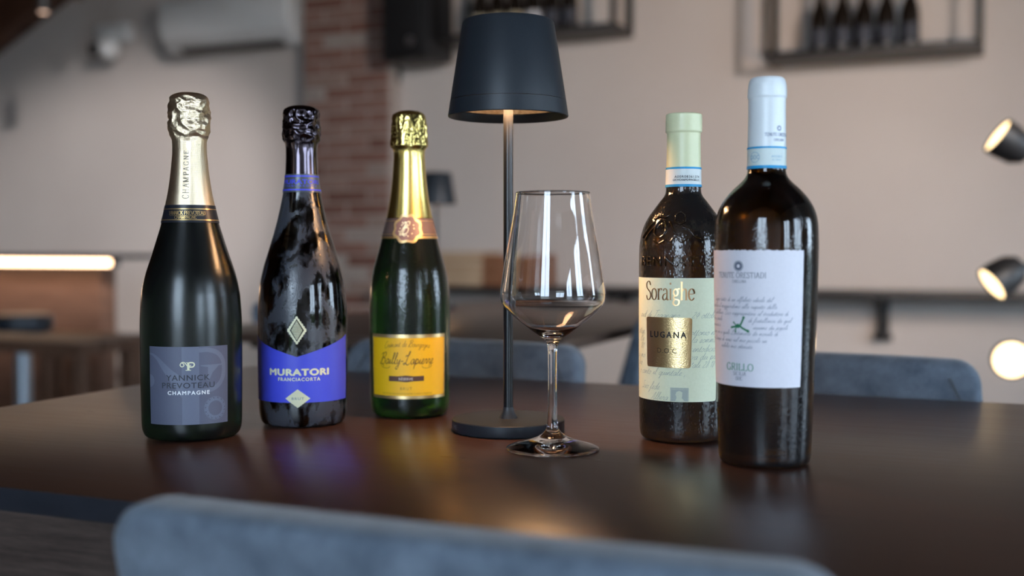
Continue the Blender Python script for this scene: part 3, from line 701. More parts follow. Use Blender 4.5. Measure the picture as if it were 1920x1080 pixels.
ribbon(fm, [(-0.0168, l3(0, 238)[1]), (-0.0160, l3(0, 228)[1])], 0.0004)
b3.draw('lettering', fm, M_ink_och, TH3, R3, 0.00035, lb); fm = flat()
text2d(fm, 'BRUT', 0.0028, *l3(530, 898), sx=1.0, space=1.3)
b3.draw('lettering', fm, M_ink_och, TH3, R3, 0.00035, lb); fm = flat()
text2d(fm, 'VIN DE BOURGOGNE ELABORE A BAILLY FRANCE', 0.0015, *l3(535, 962), sx=1.0, space=1.08)
b3.draw('lettering', fm, M_ink_och, TH3, R3, 0.00035, lb)
fm = flat(); poly(fm, [l3(325, 775), l3(325, 700), l3(440, 702), l3(530, 690), l3(620, 702), l3(738, 698), l3(738, 772), l3(620, 774), l3(530, 786), l3(440, 776)])
pl = b3.draw('brown_plaque', fm, ink('plaque_brown', (0.085, 0.038, 0.022)), TH3, R3, 0.00035, lb)
fm = flat(); text2d(fm, 'RÉSERVE', 0.0024, *l3(528, 758), sx=1.05, space=1.05, bold=0.015)
b3.draw('lettering', fm, ink('pale_ink', (0.55, 0.48, 0.45)), TH3, R3, 0.00045, lb)

# --- bottle 4: pale green capsule, green paper label
T4 = [(212.4, 12), (213, 26), (215, 31.4), (219, 32.8), (247, 33.1), (249.5, 32.2), (252, 30.4), (283, 30.8), (312.6, 31.4), (348, 32.2), (358, 32.8), (364, 34), (370, 37.2), (378, 43.6), (392.6, 54.5), (407.4, 65), (422, 72.6), (437, 77.4), (452, 80.4), (467, 81.8), (500, 82), (600, 81.7), (700, 81.2), (785, 80.2), (806, 79.2), (815, 76.5), (820.5, 70)]
b4 = Bottle('wine_bottle', 'amber bottle with pale green capsule and pale green paper label', 1279, 820.5, T4)
M_g4 = glass_bottle('amber_glass', (0.06, 0.022, 0.0015), 1.3, 7, 0.36, 460, 13.0, (0.25, 0.27, 0.29), 0.035, 0.15)
b4.body(b4.z(335), M_g4)
M_cap4 = noisy('pale_green_capsule', (0.74, 0.75, 0.46), (0.77, 0.78, 0.50), 20, 0.38)
b4.foil(b4.z(316), M_cap4, b4.z(249), b4.z(216), 0.00012, name='capsule', seed=3.0)
M_seal = paper('tax_seal_paper', (0.76, 0.80, 0.78)); M_cyan = ink('cyan_stripe_ink', (0.01, 0.31, 0.60))
nb = b4.band(b4.z(349.5), b4.z(313), M_seal, 0.0006)
b4.band(b4.z(316.3), b4.z(312.5), M_cyan, 0.0008, 'cyan_stripe', nb); b4.band(b4.z(349.7), b4.z(345), M_cyan, 0.0008, 'cyan_stripe', nb)
rs = b4.r(b4.z(330)); fm = flat()
text2d(fm, 'A00R08361374', 0.0021, 0.0016, b4.z(333.3), sx=1.06, space=1.16, bold=0.01); text2d(fm, 'GKWD06PD9W2B', 0.0016, -0.0014, b4.z(338.8), sx=1.1, space=1.0, bold=0.02); text2d(fm, '0.75', 0.0016, 0.0112, b4.z(339.2), sx=1.0)
b4.draw('lettering', fm, M_ink_slate, 8, rs, 0.00085, nb)
# moulded name and crest
R4 = b4.r(b4.z(600)); TH4 = -20.4
def extr(b_, h):
    g = bmesh.ops.extrude_face_region(b_, geom=b_.faces[:]); bmesh.ops.translate(b_, vec=(0, 0, h), verts=[e for e in g['geom'] if isinstance(e, bmesh.types.BMVert)])
M_emb = mat('moulded_amber_glass', (0.05, 0.024, 0.006), 0.10); bsdf(M_emb).inputs['Transmission Weight'].default_value = 0.35
def emboss(s, name, bm, th0, rref, h, cut=0.002):
    t0 = math.radians(th0)
    xs = [v.co.x for v in bm.verts]; x = min(xs) + cut
    while x < max(xs):
        bmesh.ops.bisect_plane(bm, geom=bm.verts[:]+bm.edges[:]+bm.faces[:], plane_co=(x, 0, 0), plane_no=(1, 0, 0)); x += cut
    extr(bm, h)
    for v in bm.verts:
        th = t0 + v.co.x/rref; r = s.r(v.co.y) - 0.0001 + v.co.z; v.co = Vector((r*math.sin(th), -r*math.cos(th), v.co.y))
    bmesh.ops.recalc_face_normals(bm, faces=bm.faces)
    return obj(name, bm, M_emb, s.root, True)
fm = flat(); text2d(fm, 'BENNATI', 0.0083, 0, b4.z(499), sx=1.02, space=1.26, bold=0.0)
emboss(b4, 'moulded_lettering', fm, TH4, R4, 0.0015)
fm = flat(); z0 = b4.z(428)
ribbon(fm, [(-0.008+0.0058*math.cos(a), z0+0.0078*math.sin(a)) for a in [i*math.pi/12 for i in range(25)]], 0.0011)
ribbon(fm, [(-0.008+0.0026*math.cos(a), z0+0.0034*math.sin(a)) for a in [i*math.pi/8 for i in range(9)]], 0.0009)
ribbon(fm, [(0.010+0.0056*math.cos(a), z0+0.009+0.0056*math.sin(a)) for a in [i*math.pi/3+math.pi/6 for i in range(7)]], 0.0010)
for pts in ([(-0.029, -.008), (-0.024, -.002), (-0.020, .003), (-0.016, .006)], [(-0.024, -.010), (-0.020, -.004), (-0.015, .001)], [(0.0, .006), (.003, .002), (.006, -.004), (.012, -.008)],
            [(.012, .001), (.018, -.001), (.022, -.007), (.027, -.009)], [(.002, -.012), (.007, -.007), (.011, -.012), (.017, -.008)], [(-.013, -.010), (-.008, -.013), (-.002, -.010)], [(-.018, .008), (-.012, .011), (-.006, .010), (-.001, .012)]):
    ribbon(fm, [(x, z0+y) for x, y in catmull(pts, 5)], 0.0011)
emboss(b4, 'moulded_crest', fm, TH4, R4*0.93, 0.0015)
zl0, zl1 = b4.z(754), b4.z(521.5); HA = R4*math.radians(68.4); H4 = zl1-zl0
def rrect(x0, y0, x1, y1, r, n=5):
    out = []
    for cx, cy, a0 in ((x1-r, y1-r, 0), (x0+r, y1-r, 90), (x0+r, y0+r, 180), (x1-r, y0+r, 270)):
        out += [(cx+r*math.cos(math.radians(a0+90*i/n)), cy+r*math.sin(math.radians(a0+90*i/n))) for i in range(n+1)]
    return out
M_lab4 = noisy('pale_green_paper', (0.78, 0.80, 0.57), (0.82, 0.84, 0.61), 500, 0.6, 0.1, 0.0003)
fm = flat(); poly(fm, rrect(-HA, zl0, HA, zl1, 0.0022))
lb = b4.draw('label', fm, M_lab4, TH4, R4, 0.00015, cuty=0.008, label='pale green paper label')
def a4(px):                                                      # arc position of an image column on this label
    return R4*(math.asin(max(-1, min(1, (px-1279.8)/81.6))) - math.radians(TH4))
M_copper = ink('copper_foil_print', (0.72, 0.45, 0.22), 0.28, 0.95)
fm = flat(); serif2d(fm, 'Soraighe', 0.0158, (a4(1209)+a4(1308.5))/2, b4.z(563), thick=.115, thin=.03, space=1.0, sx=.80)
b4.draw('lettering', fm, M_copper, TH4, R4, 0.0003, lb)
M_goldsq = mat('embossed_gold_foil', (0.80, 0.58, 0.29), 0.30, 1.0); _nn = noise_tex(M_goldsq, coords(M_goldsq, (1, 1, 1.8)), 800, 2); bump(M_goldsq, _nn.outputs[0], 0.30, 0.0008)
xa, xb = a4(1214.3), a4(1296.8); ya, yb = b4.z(690.5), b4.z(596)
fm = flat(); pts = rrect(xa, ya, xb, yb, 0.0024); xm = (xa+xb)/2
poly(fm, [(xm+(x-xm)*(1-0.05*(yb-y)/(yb-ya)), y) for x, y in pts])
gs = b4.draw('gold_plate', fm, M_goldsq, TH4, R4, 0.0003, lb, cuty=0.006, label='embossed gold square')
fm = flat(); text2d(fm, 'LUGANA', 0.0052, xm, b4.z(634), sx=0.90, space=1.38, fat=0.00022); b4.draw('lettering', fm, M_ink_dark, TH4, R4, 0.0005, lb)
fm = flat(); text2d(fm, 'D.O.C', 0.0042, xm, b4.z(663), sx=1.0, space=1.15); b4.draw('lettering', fm, ink('bronze_ink', (0.05, 0.03, 0.012)), TH4, R4, 0.0005, lb)
M_hand = ink('faded_ink', (0.36, 0.41, 0.34))
fm = flat()
for body, px, py in (('sud di Fragnano', 1204, 597), ('24 ottobre', 1295, 597), ('ottonio nin', 1292, 629), ('la somma', 1294, 643), ('centodiciott', 1291, 660), ('va dei prez', 1293, 675), ('tali 28.18', 1292, 690),
                     ('attun', 1200, 629), ('Be', 1203, 643), ('181', 1203, 658), ('si mo', 1200, 675), ('lire', 1200, 690), ('o cento il quintale ,', 1202, 705), ('Suo fede', 1206, 733), ('Albera', 1222, 752)):
    script2d(fm, body, 0.0072, a4(px), b4.z(py), w=.036, slant=.55, sx=1.0, align='L')
hx = [v for v in fm.verts if v.co.x > HA-0.001 or v.co.x < -HA+0.001]; bmesh.ops.delete(fm, geom=hx, context='VERTS')
inside = [f for f in fm.faces if xa-0.0004 < f.calc_center_median().x < xb and ya < f.calc_center_median().y < yb]; bmesh.ops.delete(fm, geom=inside, context='FACES')
b4.draw('handwriting', fm, M_hand, TH4, R4, 0.00025, lb, cut=None)
fm = flat(); sx0, sx1 = a4(1258), a4(1291); sy0, sy1 = zl0+0.0005, b4.z(727.5)
poly(fm, [(sx0, sy0), (sx1, sy0), (sx1, sy1), (sx0, sy1)])
st = b4.draw('stamp', fm, ink('stamp_grey', (0.40, 0.45, 0.40)), TH4, R4, 0.0003, lb)
fm = flat(); sc = (sx0+sx1)/2; text2d(fm, 'MARCA DA BOLLO', 0.0011, sc, sy1-0.0018, sx=1.0)
poly(fm, [(sc-0.0035, sy0+0.0004), (sc-0.0025, sy0+0.003), (sc-0.0028, sy0+0.005), (sc-0.0036, sy0+0.0055), (sc-0.003, sy0+0.0065), (sc-0.0026, sy0+0.0082), (sc, sy0+0.0092), (sc+0.0026, sy0+0.0078), (sc+0.0024, sy0+0.0045), (sc+0.002, sy0+0.003), (sc+0.0042, sy0+0.0004)])
for xx in (sx0+0.0006, sx1-0.0006): rect(fm, xx-0.0001, sy0+0.0003, xx+0.0001, sy1-0.0003)
b4.draw('stamp_print', fm, ink('stamp_pale', (0.62, 0.66, 0.50)), TH4, R4, 0.00038, lb)

# --- bottle 5: white capsule, white label
T5 = [(144.4, 12), (145.5, 25), (149, 30.5), (155, 33), (163, 34.4), (183, 35.4), (185.5, 34.6), (188, 33.6), (224, 33.8), (275, 34.5), (312.6, 34.7), (322, 35.4), (329, 37.2), (336, 41.5), (344, 49), (356.6, 62.4), (372.4, 76), (388, 85.4), (404, 91.4), (419.6, 94.4), (445, 95.6), (470, 96), (533, 95), (617, 93.2), (700, 90.8), (783, 88), (840, 85.6), (856, 84), (862, 81), (866, 74)]
b5 = Bottle('wine_bottle', 'tall amber bottle with bluish white capsule and white handwriting label', 1433, 866, T5)
M_g5 = glass_bottle('brown_amber_glass', (0.045, 0.016, 0.001), 0.6, 8, 0.42, 760, 21.0, (0.24, 0.27, 0.31), 0.02, 0.15)
b5.body(b5.z(300), M_g5)
M_cap5 = noisy('blue_white_capsule', (0.74, 0.78, 0.80), (0.78, 0.82, 0.84), 20, 0.33)
b5.foil(b5.z(277), M_cap5, b5.z(186), b5.z(150), 0.0001, name='capsule', seed=6.0)
nb = b5.band(b5.z(315), b5.z(276), paper('seal_paper_b', (0.66, 0.74, 0.72)), 0.0005)
b5.band(b5.z(277.5), b5.z(274), M_cyan, 0.0008, 'cyan_stripe', nb); b5.band(b5.z(315), b5.z(309.5), M_cyan, 0.0008, 'cyan_stripe', nb)
rs = b5.r(b5.z(290)); fm = flat()
serif2d(fm, 'TENUTE ORESTIADI', 0.0026, 0, b5.z(255), space=.92, sx=.95, thick=.15, thin=.07); serif2d(fm, 'GIBELLINA', 0.0018, 0, b5.z(264), space=.95, thick=.15, thin=.08)
for i in range(12):
    a = i*math.pi/6; ribbon(fm, [(.0010*math.cos(a), b5.z(240)+.0010*math.sin(a)), (.0022*math.cos(a), b5.z(240)+.0022*math.sin(a))], 0.0006)
b5.draw('lettering', fm, ink('slate_blue_ink', (0.16, 0.20, 0.32)), 39, rs, 0.0005)
fm = flat(); text2d(fm, 'DOC', 0.0030, 0, b5.z(297.5), sx=.8, bold=0.0); ribbon(fm, [(.0040*math.cos(i*math.pi/12), b5.z(294)+.0040*math.sin(i*math.pi/12)) for i in range(25)], 0.0003)
text2d(fm, 'A022815', 0.0016, 0.0175, b5.z(295), sx=1.0, space=1.1); text2d(fm, 'K17BX4', 0.0012, 0.0170, b5.z(301), sx=1.1, space=1.1)
b5.draw('lettering', fm, ink('seal_blue_ink', (0.12, 0.33, 0.50)), -37, rs, 0.00075, nb)
TH5 = -30.7; R5 = b5.r(b5.z(590)); HA = R5*math.radians(74.4); z50, z51 = b5.z(727.5), b5.z(469)
tops = [(HA - 2*HA*i/70, z51 + random.uniform(-.0004, .0004)) for i in range(71)]
M_lab5 = paper('white_label_paper', (0.74, 0.72, 0.78), 0.55)
fm = flat(); poly(fm, [(-HA, z50), (HA, z50)] + tops)
lb = b5.draw('label', fm, M_lab5, TH5, R5, 0.00015, cuty=0.008, label='white paper label with deckled top')
def a5(px, py):
    k = (py-470)/(727-470); ax = 1437.6-2.8*k; rr_ = 96-5.6*k
    return R5*(math.asin(max(-1, min(1, (px-ax)/rr_))) - math.radians(TH5))
fm = flat(); cx = a5(1389, 500); cz = b5.z(499, -30)
for i in range(16):
    a = i*math.pi/8; ribbon(fm, [(cx+.0014*math.cos(a), cz+.0014*math.sin(a)), (cx+.0042*math.cos(a), cz+.0042*math.sin(a))], 0.0008, 0.0008)
ribbon(fm, [(cx+.0022*math.cos(i*math.pi/12), cz+.0022*math.sin(i*math.pi/12)) for i in range(25)], 0.0012)
M_ink5 = ink('ink_grey_blue', (0.10, 0.12, 0.18))
b5.draw('emblem', fm, M_ink5, TH5, R5, 0.0003, lb)
fm = flat(); serif2d(fm, 'TENUTE ORESTIADI', 0.0043, (a5(1350, 520)+a5(1447, 520))/2, b5.z(521.5, -30), space=1.10, sx=.87, thick=.13, thin=.06); b5.draw('lettering', fm, M_ink5, TH5, R5, 0.0003, lb)
fm = flat(); serif2d(fm, 'GIBELLINA', 0.0022, a5(1390, 530), b5.z(530.5, -30), space=1.08, sx=.9, thick=.13, thin=.06); b5.draw('lettering', fm, M_ink5, TH5, R5, 0.0003, lb)
fm = flat(); serif2d(fm, 'SICILIA', 0.0029, a5(1390, 705), b5.z(705.3, -30), space=1.12, sx=.95, thick=.13, thin=.06); b5.draw('lettering', fm, M_ink5, TH5, R5, 0.0003, lb)
fm = flat(); serif2d(fm, 'DOC', 0.0026, a5(1389, 713), b5.z(714, -30), space=1.0, sx=1.0, thick=.14, thin=.06); b5.draw('lettering', fm, M_ink5, TH5, R5, 0.0003, lb)
fm = flat(); serif2d(fm, 'GRILLO', 0.0055, (a5(1366, 695)+a5(1418, 695))/2, b5.z(696, -30), space=1.10, sx=1.04, thick=.14, thin=.06)
M_green = ink('green_ink', (0.05, 0.26, 0.16)); b5.draw('lettering', fm, M_green, TH5, R5, 0.0003, lb)
fm = flat()
def g5(x, y): return (a5(1340+x/4, 465+y/4), b5.z(465+y/4, -30))
for pts, w in (([(232, 525), (222, 552), (205, 585), (180, 592), (148, 600)], .0014), ([(200, 585), (228, 606), (262, 624)], .0015), ([(182, 590), (172, 575), (162, 564)], .0009), ([(180, 594), (176, 612), (174, 630)], .0009)):
    ribbon(fm, [g5(*p) for p in catmull(pts, 5)], w)
for p, r_ in (((232, 524), .0011), ((262, 624), .0012), ((148, 601), .0009), ((162, 563), .0007), ((174, 631), .0008), ((192, 588), .0017)):
    c = g5(*p); poly(fm, [(c[0]+r_*math.cos(i*math.pi/6), c[1]+r_*math.sin(i*math.pi/6)) for i in range(12)])
b5.draw('green_emblem', fm, ink('deep_green_ink', (0.012, 0.17, 0.075)), TH5, R5, 0.00032, lb)
fm = flat()
for body, x, y in (('Segno tutto di un alfabeto ideale del', 28, 404), ('disse ottobre il maggiordomo alla rispetto della', 2, 455), ('note di Gibellina. Ecco rappresentare al traduttore di', -14, 506), ('mondi in parole', -2, 555), ('di fratellanza da quel', 262, 558),
                   ('una pianura e', 0, 602), ('insieme dei popoli', 296, 610), ('il dattero ove a quale Lentamente da morale di', 2, 656), ('tempo il tempo di verso nel mio piccolo un', -6, 708), ('nobilta mia ottenuta', 70, 756)):
    script2d(fm, body.replace('à', 'a'), 0.0040, *g5(x, y), w=.06, slant=.5, sx=1.02, align='L')
bmesh.ops.delete(fm, geom=[v for v in fm.verts if abs(v.co.x) > HA-0.001], context='VERTS')
b5.draw('handwriting', fm, ink('pencil_grey', (0.24, 0.26, 0.34)), TH5, R5, 0.00028, lb, cut=None)

# ---------------------------------------------------------------- table lamps
M_lamp = noisy('matt_black_lamp_metal', (0.012, 0.016, 0.022), (0.019, 0.024, 0.031), 1500, 0.42, 0.12, 0.0002, metal=0.0)
M_pole = mat('satin_black_pole', (0.004, 0.0045, 0.006), 0.33)
M_diff = mat('ribbed_warm_diffuser', (0.9, 0.55, 0.28), 0.25); _b = bsdf(M_diff); _vv = N(M_diff, 'ShaderNodeTexVoronoi'); _vv.inputs['Scale'].default_value = 260; L(M_diff, coords(M_diff), _vv.inputs['Vector'])
_rr = ramp(M_diff, _vv.outputs['Distance'], [(0.0, (1.0, 0.62, 0.30)), (0.6, (0.35, 0.16, 0.06))]); L(M_diff, _rr.outputs[0], _b.inputs['Emission Color']); _b.inputs['Emission Strength'].default_value = 0.55
def table_lamp(label, p, watts, seg=96):
    t = empty('table_lamp', p, math.atan2(-p[1], -p[0]) + math.pi/2); tag(t, label, 'lamp', 'matching black table lamps')
    k = depth(p0_lamp)/FPX
    rb, rp = 106*k, 9.1*k
    lathe_obj('base', [(0, 0.0), (rb-0.0015, 0.0), (rb-0.0004, 0.0007), (rb, 0.0015), (rb, 0.0105), (rb-0.0007, 0.0113), (rb-0.002, 0.0115), (0, 0.0115)], M_lamp, t, seg)
    lathe_obj('collar', [(0.0, 0.0112), (18.5*k, 0.0112), (17.5*k, 0.0122), (11.5*k, 0.0175), (9.6*k, 0.0215), (0, 0.0215)], M_lamp, t, 48)
    lathe_obj('pole', [(0, 0.021), (rp, 0.021), (rp, zs0+0.0085), (0, zs0+0.0085)], M_pole, t, 32)
    rt, rs_, rbm = 84.5*k, 108*k, 112.4*k
    lathe_obj('shade', [(rs_-0.002, zs1), (rs_, zs1), (rt+0.0006, zs2-0.0022), (rt-0.0006, zs2-0.0006), (rt-0.0025, zs2), (0, zs2), (0, zs2-0.003), (rt-0.003, zs2-0.003), (rs_-0.002, zs1)], M_lamp, t, seg)
    lathe_obj('shade_ring', [(rs_-0.0005, zs1-0.0004), (rs_+0.0001, zs1-0.0004), (rbm, zs0+0.0006), (rbm-0.0004, zs0), (rbm-0.0016, zs0), (rbm-0.0022, zs0+0.0006), (rs_-0.0025, zs1-0.0004), (rs_-0.0005, zs1-0.0004)], M_lamp, t, seg)
    lathe_obj('diffuser', [(0, zs0+0.0082), (rbm-0.0072, zs0+0.0082), (rbm-0.0068, zs0+0.0090), (rbm-0.0068, zs0+0.0105), (0, zs0+0.0105)], M_diff, t, 64)
    lathe_obj('diffuser_rim', [(rbm-0.0068, zs0+0.0078), (rbm-0.0026, zs0+0.0078), (rbm-0.0026, zs0+0.0106), (rbm-0.0068, zs0+0.0106), (rbm-0.0068, zs0+0.0078)], M_lamp, t, 64)
    ld = bpy.data.lights.new('lamp_light', 'AREA'); ld.shape = 'DISK'; ld.size = 0.05; ld.energy = watts; ld.color = (1.0, 0.56, 0.27); ld.spread = math.radians(155)
    lo = bpy.data.objects.new('lamp_light', ld); COL.objects.link(lo); lo.parent = t; lo.location = (0, 0, zs0+0.0075)
    return t
p0_lamp = on_z(953, 806, TABZ); _d = depth(p0_lamp)
zs0, zs1, zs2 = z_at(219.4, _d)-TABZ, z_at(189.5, _d)-TABZ, z_at(40, _d)-TABZ
LAMP_W = 1.15
tl = table_lamp('black cone shade table lamp standing behind the wine glass', p0_lamp, LAMP_W)
_bm = flat(); text2d(_bm, 'ME', 0.0038, 0, 0.0040, sx=1.2, fat=0.0001)
wrap(_bm, lambda x, y: Vector(((106*_d/FPX+0.00012)*math.sin(math.radians(-68)+x/0.0529), -(106*_d/FPX+0.00012)*math.cos(math.radians(-68)+x/0.0529), y)))
obj('lettering', _bm, ink('grey_print', (0.16, 0.16, 0.17)), tl)

# ---------------------------------------------------------------- wine glass
M_glass = mat('clear_glass', (1, 1, 1), 0.0); bsdf(M_glass).inputs['Transmission Weight'].default_value = 1.0; bsdf(M_glass).inputs['IOR'].default_value = 1.52
gp = on_z(1036, 842.5, TABZ); gd = depth(gp); k = gd/FPX
G = [(361, 69.5), (380, 72.2), (400, 75), (430, 80), (460, 85.3), (500, 92), (530, 96.6), (546, 98.8), (554, 99.2), (562, 98), (570, 94.8), (580, 86.6), (590, 76.5), (605, 58.5), (618, 42), (628, 28), (636, 17), (643, 11.6), (652, 9.4), (665, 8.8), (720, 8.4), (770, 8.9), (790, 9.8), (801, 11.4), (808, 14.8), (815, 22.5), (821, 34), (828, 55), (834, 76), (838.2, 86.6), (840.3, 87.6), (842.2, 86.8)]
g = empty('wine_glass', gp, math.atan2(-gp.y, -gp.x)+math.pi/2); tag(g, 'empty clear stemmed wine glass in front of the table lamp', 'glass')
out = [(hw*k, max(z_at(y, gd)-TABZ, 0.0004)) for y, hw in G]
out = [(r, z) for z, r in catmull(sorted((z, r) for r, z in out), 4)]
th = 0.0011
inn = [(r-th, z) for r, z in out if z >= z_at(612, gd)-TABZ]
zi = inn[0][1]; ri = inn[0][0]
prof = [(0, 0.0016), (0.02, 0.0012), (0.034, 0.0004)] + out + [(out[-1][0]-th/2, out[-1][1]+0.0004)] + inn[::-1] + [(ri*0.82, zi-0.0026), (ri*0.5, zi-0.0052), (ri*.2, zi-0.0066), (0, zi-0.0069)]
# split at the neck: bowl, stem and foot belong to one blown piece of glass
lathe_obj('glass_body', prof, M_glass, g, 128, angle=60)

# ---------------------------------------------------------------- chairs
M_leg = noisy('dark_chair_leg', (0.02, 0.018, 0.017), (0.03, 0.026, 0.024), 60, 0.45)
def make_chair(label, loc, rz, top=0.79, w=0.355):
    """origin under the top edge of the backrest; the chair faces local +Y."""
    c = empty('dining_chair', loc, rz); tag(c, label, 'chair', 'blue grey upholstered chairs')
    bm = bmesh.new(); bmesh.ops.create_cube(bm, size=1.0)
    t_, z0 = 0.042, 0.50
    bmesh.ops.scale(bm, vec=(w, t_, top-z0), verts=bm.verts)
    for v in bm.verts:
        if v.co.z < 0: v.co.x *= 1.10
    ve = [e for e in bm.edges if abs(e.verts[0].co.y-e.verts[1].co.y) > 0.01]
    bmesh.ops.bevel(bm, geom=ve, offset=0.028, segments=6, profile=0.5, affect='EDGES')
    ed = [e for e in bm.edges if abs(e.verts[0].co.y-e.verts[1].co.y) < 1e-4 and len(e.link_faces) == 2 and e.calc_face_angle(0) > 1.0]
    bmesh.ops.bevel(bm, geom=ed, offset=0.012, segments=4, profile=0.5, affect='EDGES')
    for i in range(1, 10):
        bmesh.ops.bisect_plane(bm, geom=bm.verts[:]+bm.edges[:]+bm.faces[:], plane_co=(-w/2+w*i/10, 0, 0), plane_no=(1, 0, 0))
    for v in bm.verts:
        h = v.co.z + (top-z0)/2
        v.co.z += -0.0022*(v.co.x/(w/2))**2 + (top+z0)/2
        v.co.y += 0.075*(1-h/(top-z0)) + 0.012*(v.co.x/(w/2))**2
    bk = obj('backrest', bm, M_fabric, c, True, 70)
    for s in (-1, 1):
        pts = []
        for i in range(10):
            q = i/9; zz = z0+0.03+(top-z0-0.052)*q; h = (zz-z0)/(top-z0)
            pts.append((s*(w/2*(1.10-0.10*h)-0.022-0.012*max(0, (q-.85)/.15)**2), 0.075*(1-h)+0.012*0.8+t_/2-0.0008, zz))
        tube_obj('piping', pts, 0.0018, M_piping, bk, 6)
    sb = bmesh.new(); box(sb, (0, 0.24, 0.44), (0.44, 0.43, 0.085), 0, 0.03, 4); obj('seat', sb, M_fabric, c, True, 60)
    for sx_ in (-1, 1):
        tube_obj('leg', [(sx_*0.17, 0.41, 0.41), (sx_*0.19, 0.43, 0.0)], 0.014, M_leg, c, 10)
        tube_obj('leg', [(sx_*0.17, 0.07, 0.41), (sx_*0.19, 0.01, 0.0)], 0.014, M_leg, c, 10)
        tube_obj('back_support', [(sx_*0.14, 0.10, 0.41), (sx_*0.14, 0.085, 0.46), (sx_*0.14, 0.070, 0.53)], 0.010, M_leg, c, 10)
    return c
make_chair('blue grey chair back in the blurred foreground below the table edge', (-0.240, 0.470, 0), 0.0, 0.787, 0.385)
make_chair('blue grey chair across the table directly behind the lamp', (-0.668, 1.435, 0), math.pi)
make_chair('blue grey chair across the table behind the rightmost bottle', (-0.176, 1.430, 0), math.pi)
make_chair('blue grey chair seen side on between wine glass and amber bottles', (-0.600, 2.33, 0), math.pi/2)
make_chair('blue grey chair far back between the first three bottles', (-1.62, 2.42, 0), -math.pi/2)

# ---------------------------------------------------------------- second table and its lamp
t = empty('dining_table', (-1.105, 2.62, 0)); tag(t, 'brown dining table farther back carrying a second lamp', 'table')
M_table2 = wood('brown_oak', (0.055, 0.033, 0.024), (0.085, 0.053, 0.04), (12, 1, 12), 7, 0.34)
box_obj('tabletop', (0, 0, TABZ-0.010), (0.82, 1.52, 0.02), M_table2, t, 0.001)
for s in (-1, 1):
    box_obj('pedestal', (-0.15, s*0.56, (TABZ-0.02)/2), (0.09, 0.09, TABZ-0.046), M_black_metal, t, 0.003)
    box_obj('foot', (-0.10, s*0.56, 0.012), (0.50, 0.10, 0.022), M_black_metal, t, 0.003)
    box_obj('cross_bar', (-0.10, s*0.56, TABZ-0.034), (0.50, 0.10, 0.024), M_black_metal, t, 0.003)
table_lamp('small looking black table lamp on the far table behind yellow labelled bottle', Vector((-1.40, 2.80, TABZ)), 0.35, 48)

# ---------------------------------------------------------------- back wall: ledge, crates, shelves, speaker, air conditioner, camera
LZ = 0.735
lg = empty('wall_ledge', (0, WY, LZ)); tag(lg, 'long dark bar ledge on brackets along the back wall', 'shelf')
lx0, lx1 = -3.05+0.25, 1.9
box_obj('ledge_board', ((lx0+lx1)/2, -0.16, -0.016), (lx1-lx0, 0.318, 0.032), M_black_metal, lg, 0.002)
for px in (1150, 1650):
    q = on_y(px, 560, WY-0.22)
    box_obj('bracket', (q.x, -0.022, -0.115), (0.05, 0.04, 0.165), M_black_metal, lg, 0.002)
    box_obj('bracket_foot', (q.x, -0.03, -0.21), (0.075, 0.055, 0.03), M_black_metal, lg, 0.002)
    box_obj('bracket_arm', (q.x, -0.15, -0.044), (0.035, 0.26, 0.022), M_black_metal, lg, 0.002)
def crate(label, x0, x1, y, dep, h, m):
    c = empty('wine_crate', ((x0+x1)/2, y, LZ+0.001)); tag(c, label, 'crate', 'wooden wine crates on the ledge')
    w = x1-x0
    n = 3; sh = (h-0.006*(n-1))/n
    for i in range(n):
        z = sh/2 + i*(sh+0.006)
        for s in (-1, 1):
            box_obj('slat', (0, s*(dep/2-0.006), z), (w, 0.012, sh), m, c, 0.0015)
            box_obj('slat', (s*(w/2-0.006), 0, z), (0.012, dep-0.025, sh), m, c, 0.0015)
    box_obj('crate_bottom', (0, 0, 0.006), (w-0.026, dep-0.026, 0.011), m, c)
cx1 = on_y(903, 500, WY-0.28).x; cx2 = on_y(938, 500, WY-0.28).x
crate('pale pine wine crate on the wall ledge right of the yellow labelled bottle', cx1-0.32, cx1, WY-0.16, 0.25, 0.165, M_pine)
crate('orange brown wooden crate beside the pale crate behind the lamp pole', cx1+0.004, cx1+0.30, WY-0.15, 0.26, 0.150, M_orange_wood)

M_bot_far = mat('far_bottle_glass', (0.012, 0.009, 0.007), 0.12)
M_far_lab = {'dark': paper('far_label_dark', (0.03, 0.034, 0.05)), 'white': paper('far_label_white', (0.62, 0.62, 0.66)), 'cream': paper('far_label_cream', (0.52, 0.45, 0.32))}
def far_bottle(label, loc, lab, group):
    b = empty('wine_bottle', loc); tag(b, label, 'bottle', group)
    P_ = [(0, 0.002), (0.034, 0.0), (0.0405, 0.004), (0.041, 0.012), (0.041, 0.13), (0.040, 0.155), (0.034, 0.185), (0.024, 0.215), (0.0175, 0.24), (0.0145, 0.27), (0.0142, 0.295), (0.0165, 0.297), (0.0165, 0.318), (0, 0.319)]
    lathe_obj('glass_body', P_, M_bot_far, b, 32)
    lathe_obj('label', [(0.0405, 0.035), (0.0414, 0.035), (0.0414, 0.105), (0.0405, 0.105)], M_far_lab[lab], b, 32)
    lathe_obj('foil', [(0.0150, 0.25), (0.0170, 0.25), (0.0168, 0.296), (0.0176, 0.298), (0.0176, 0.319), (0, 0.3205)], M_black_plast, b, 24)
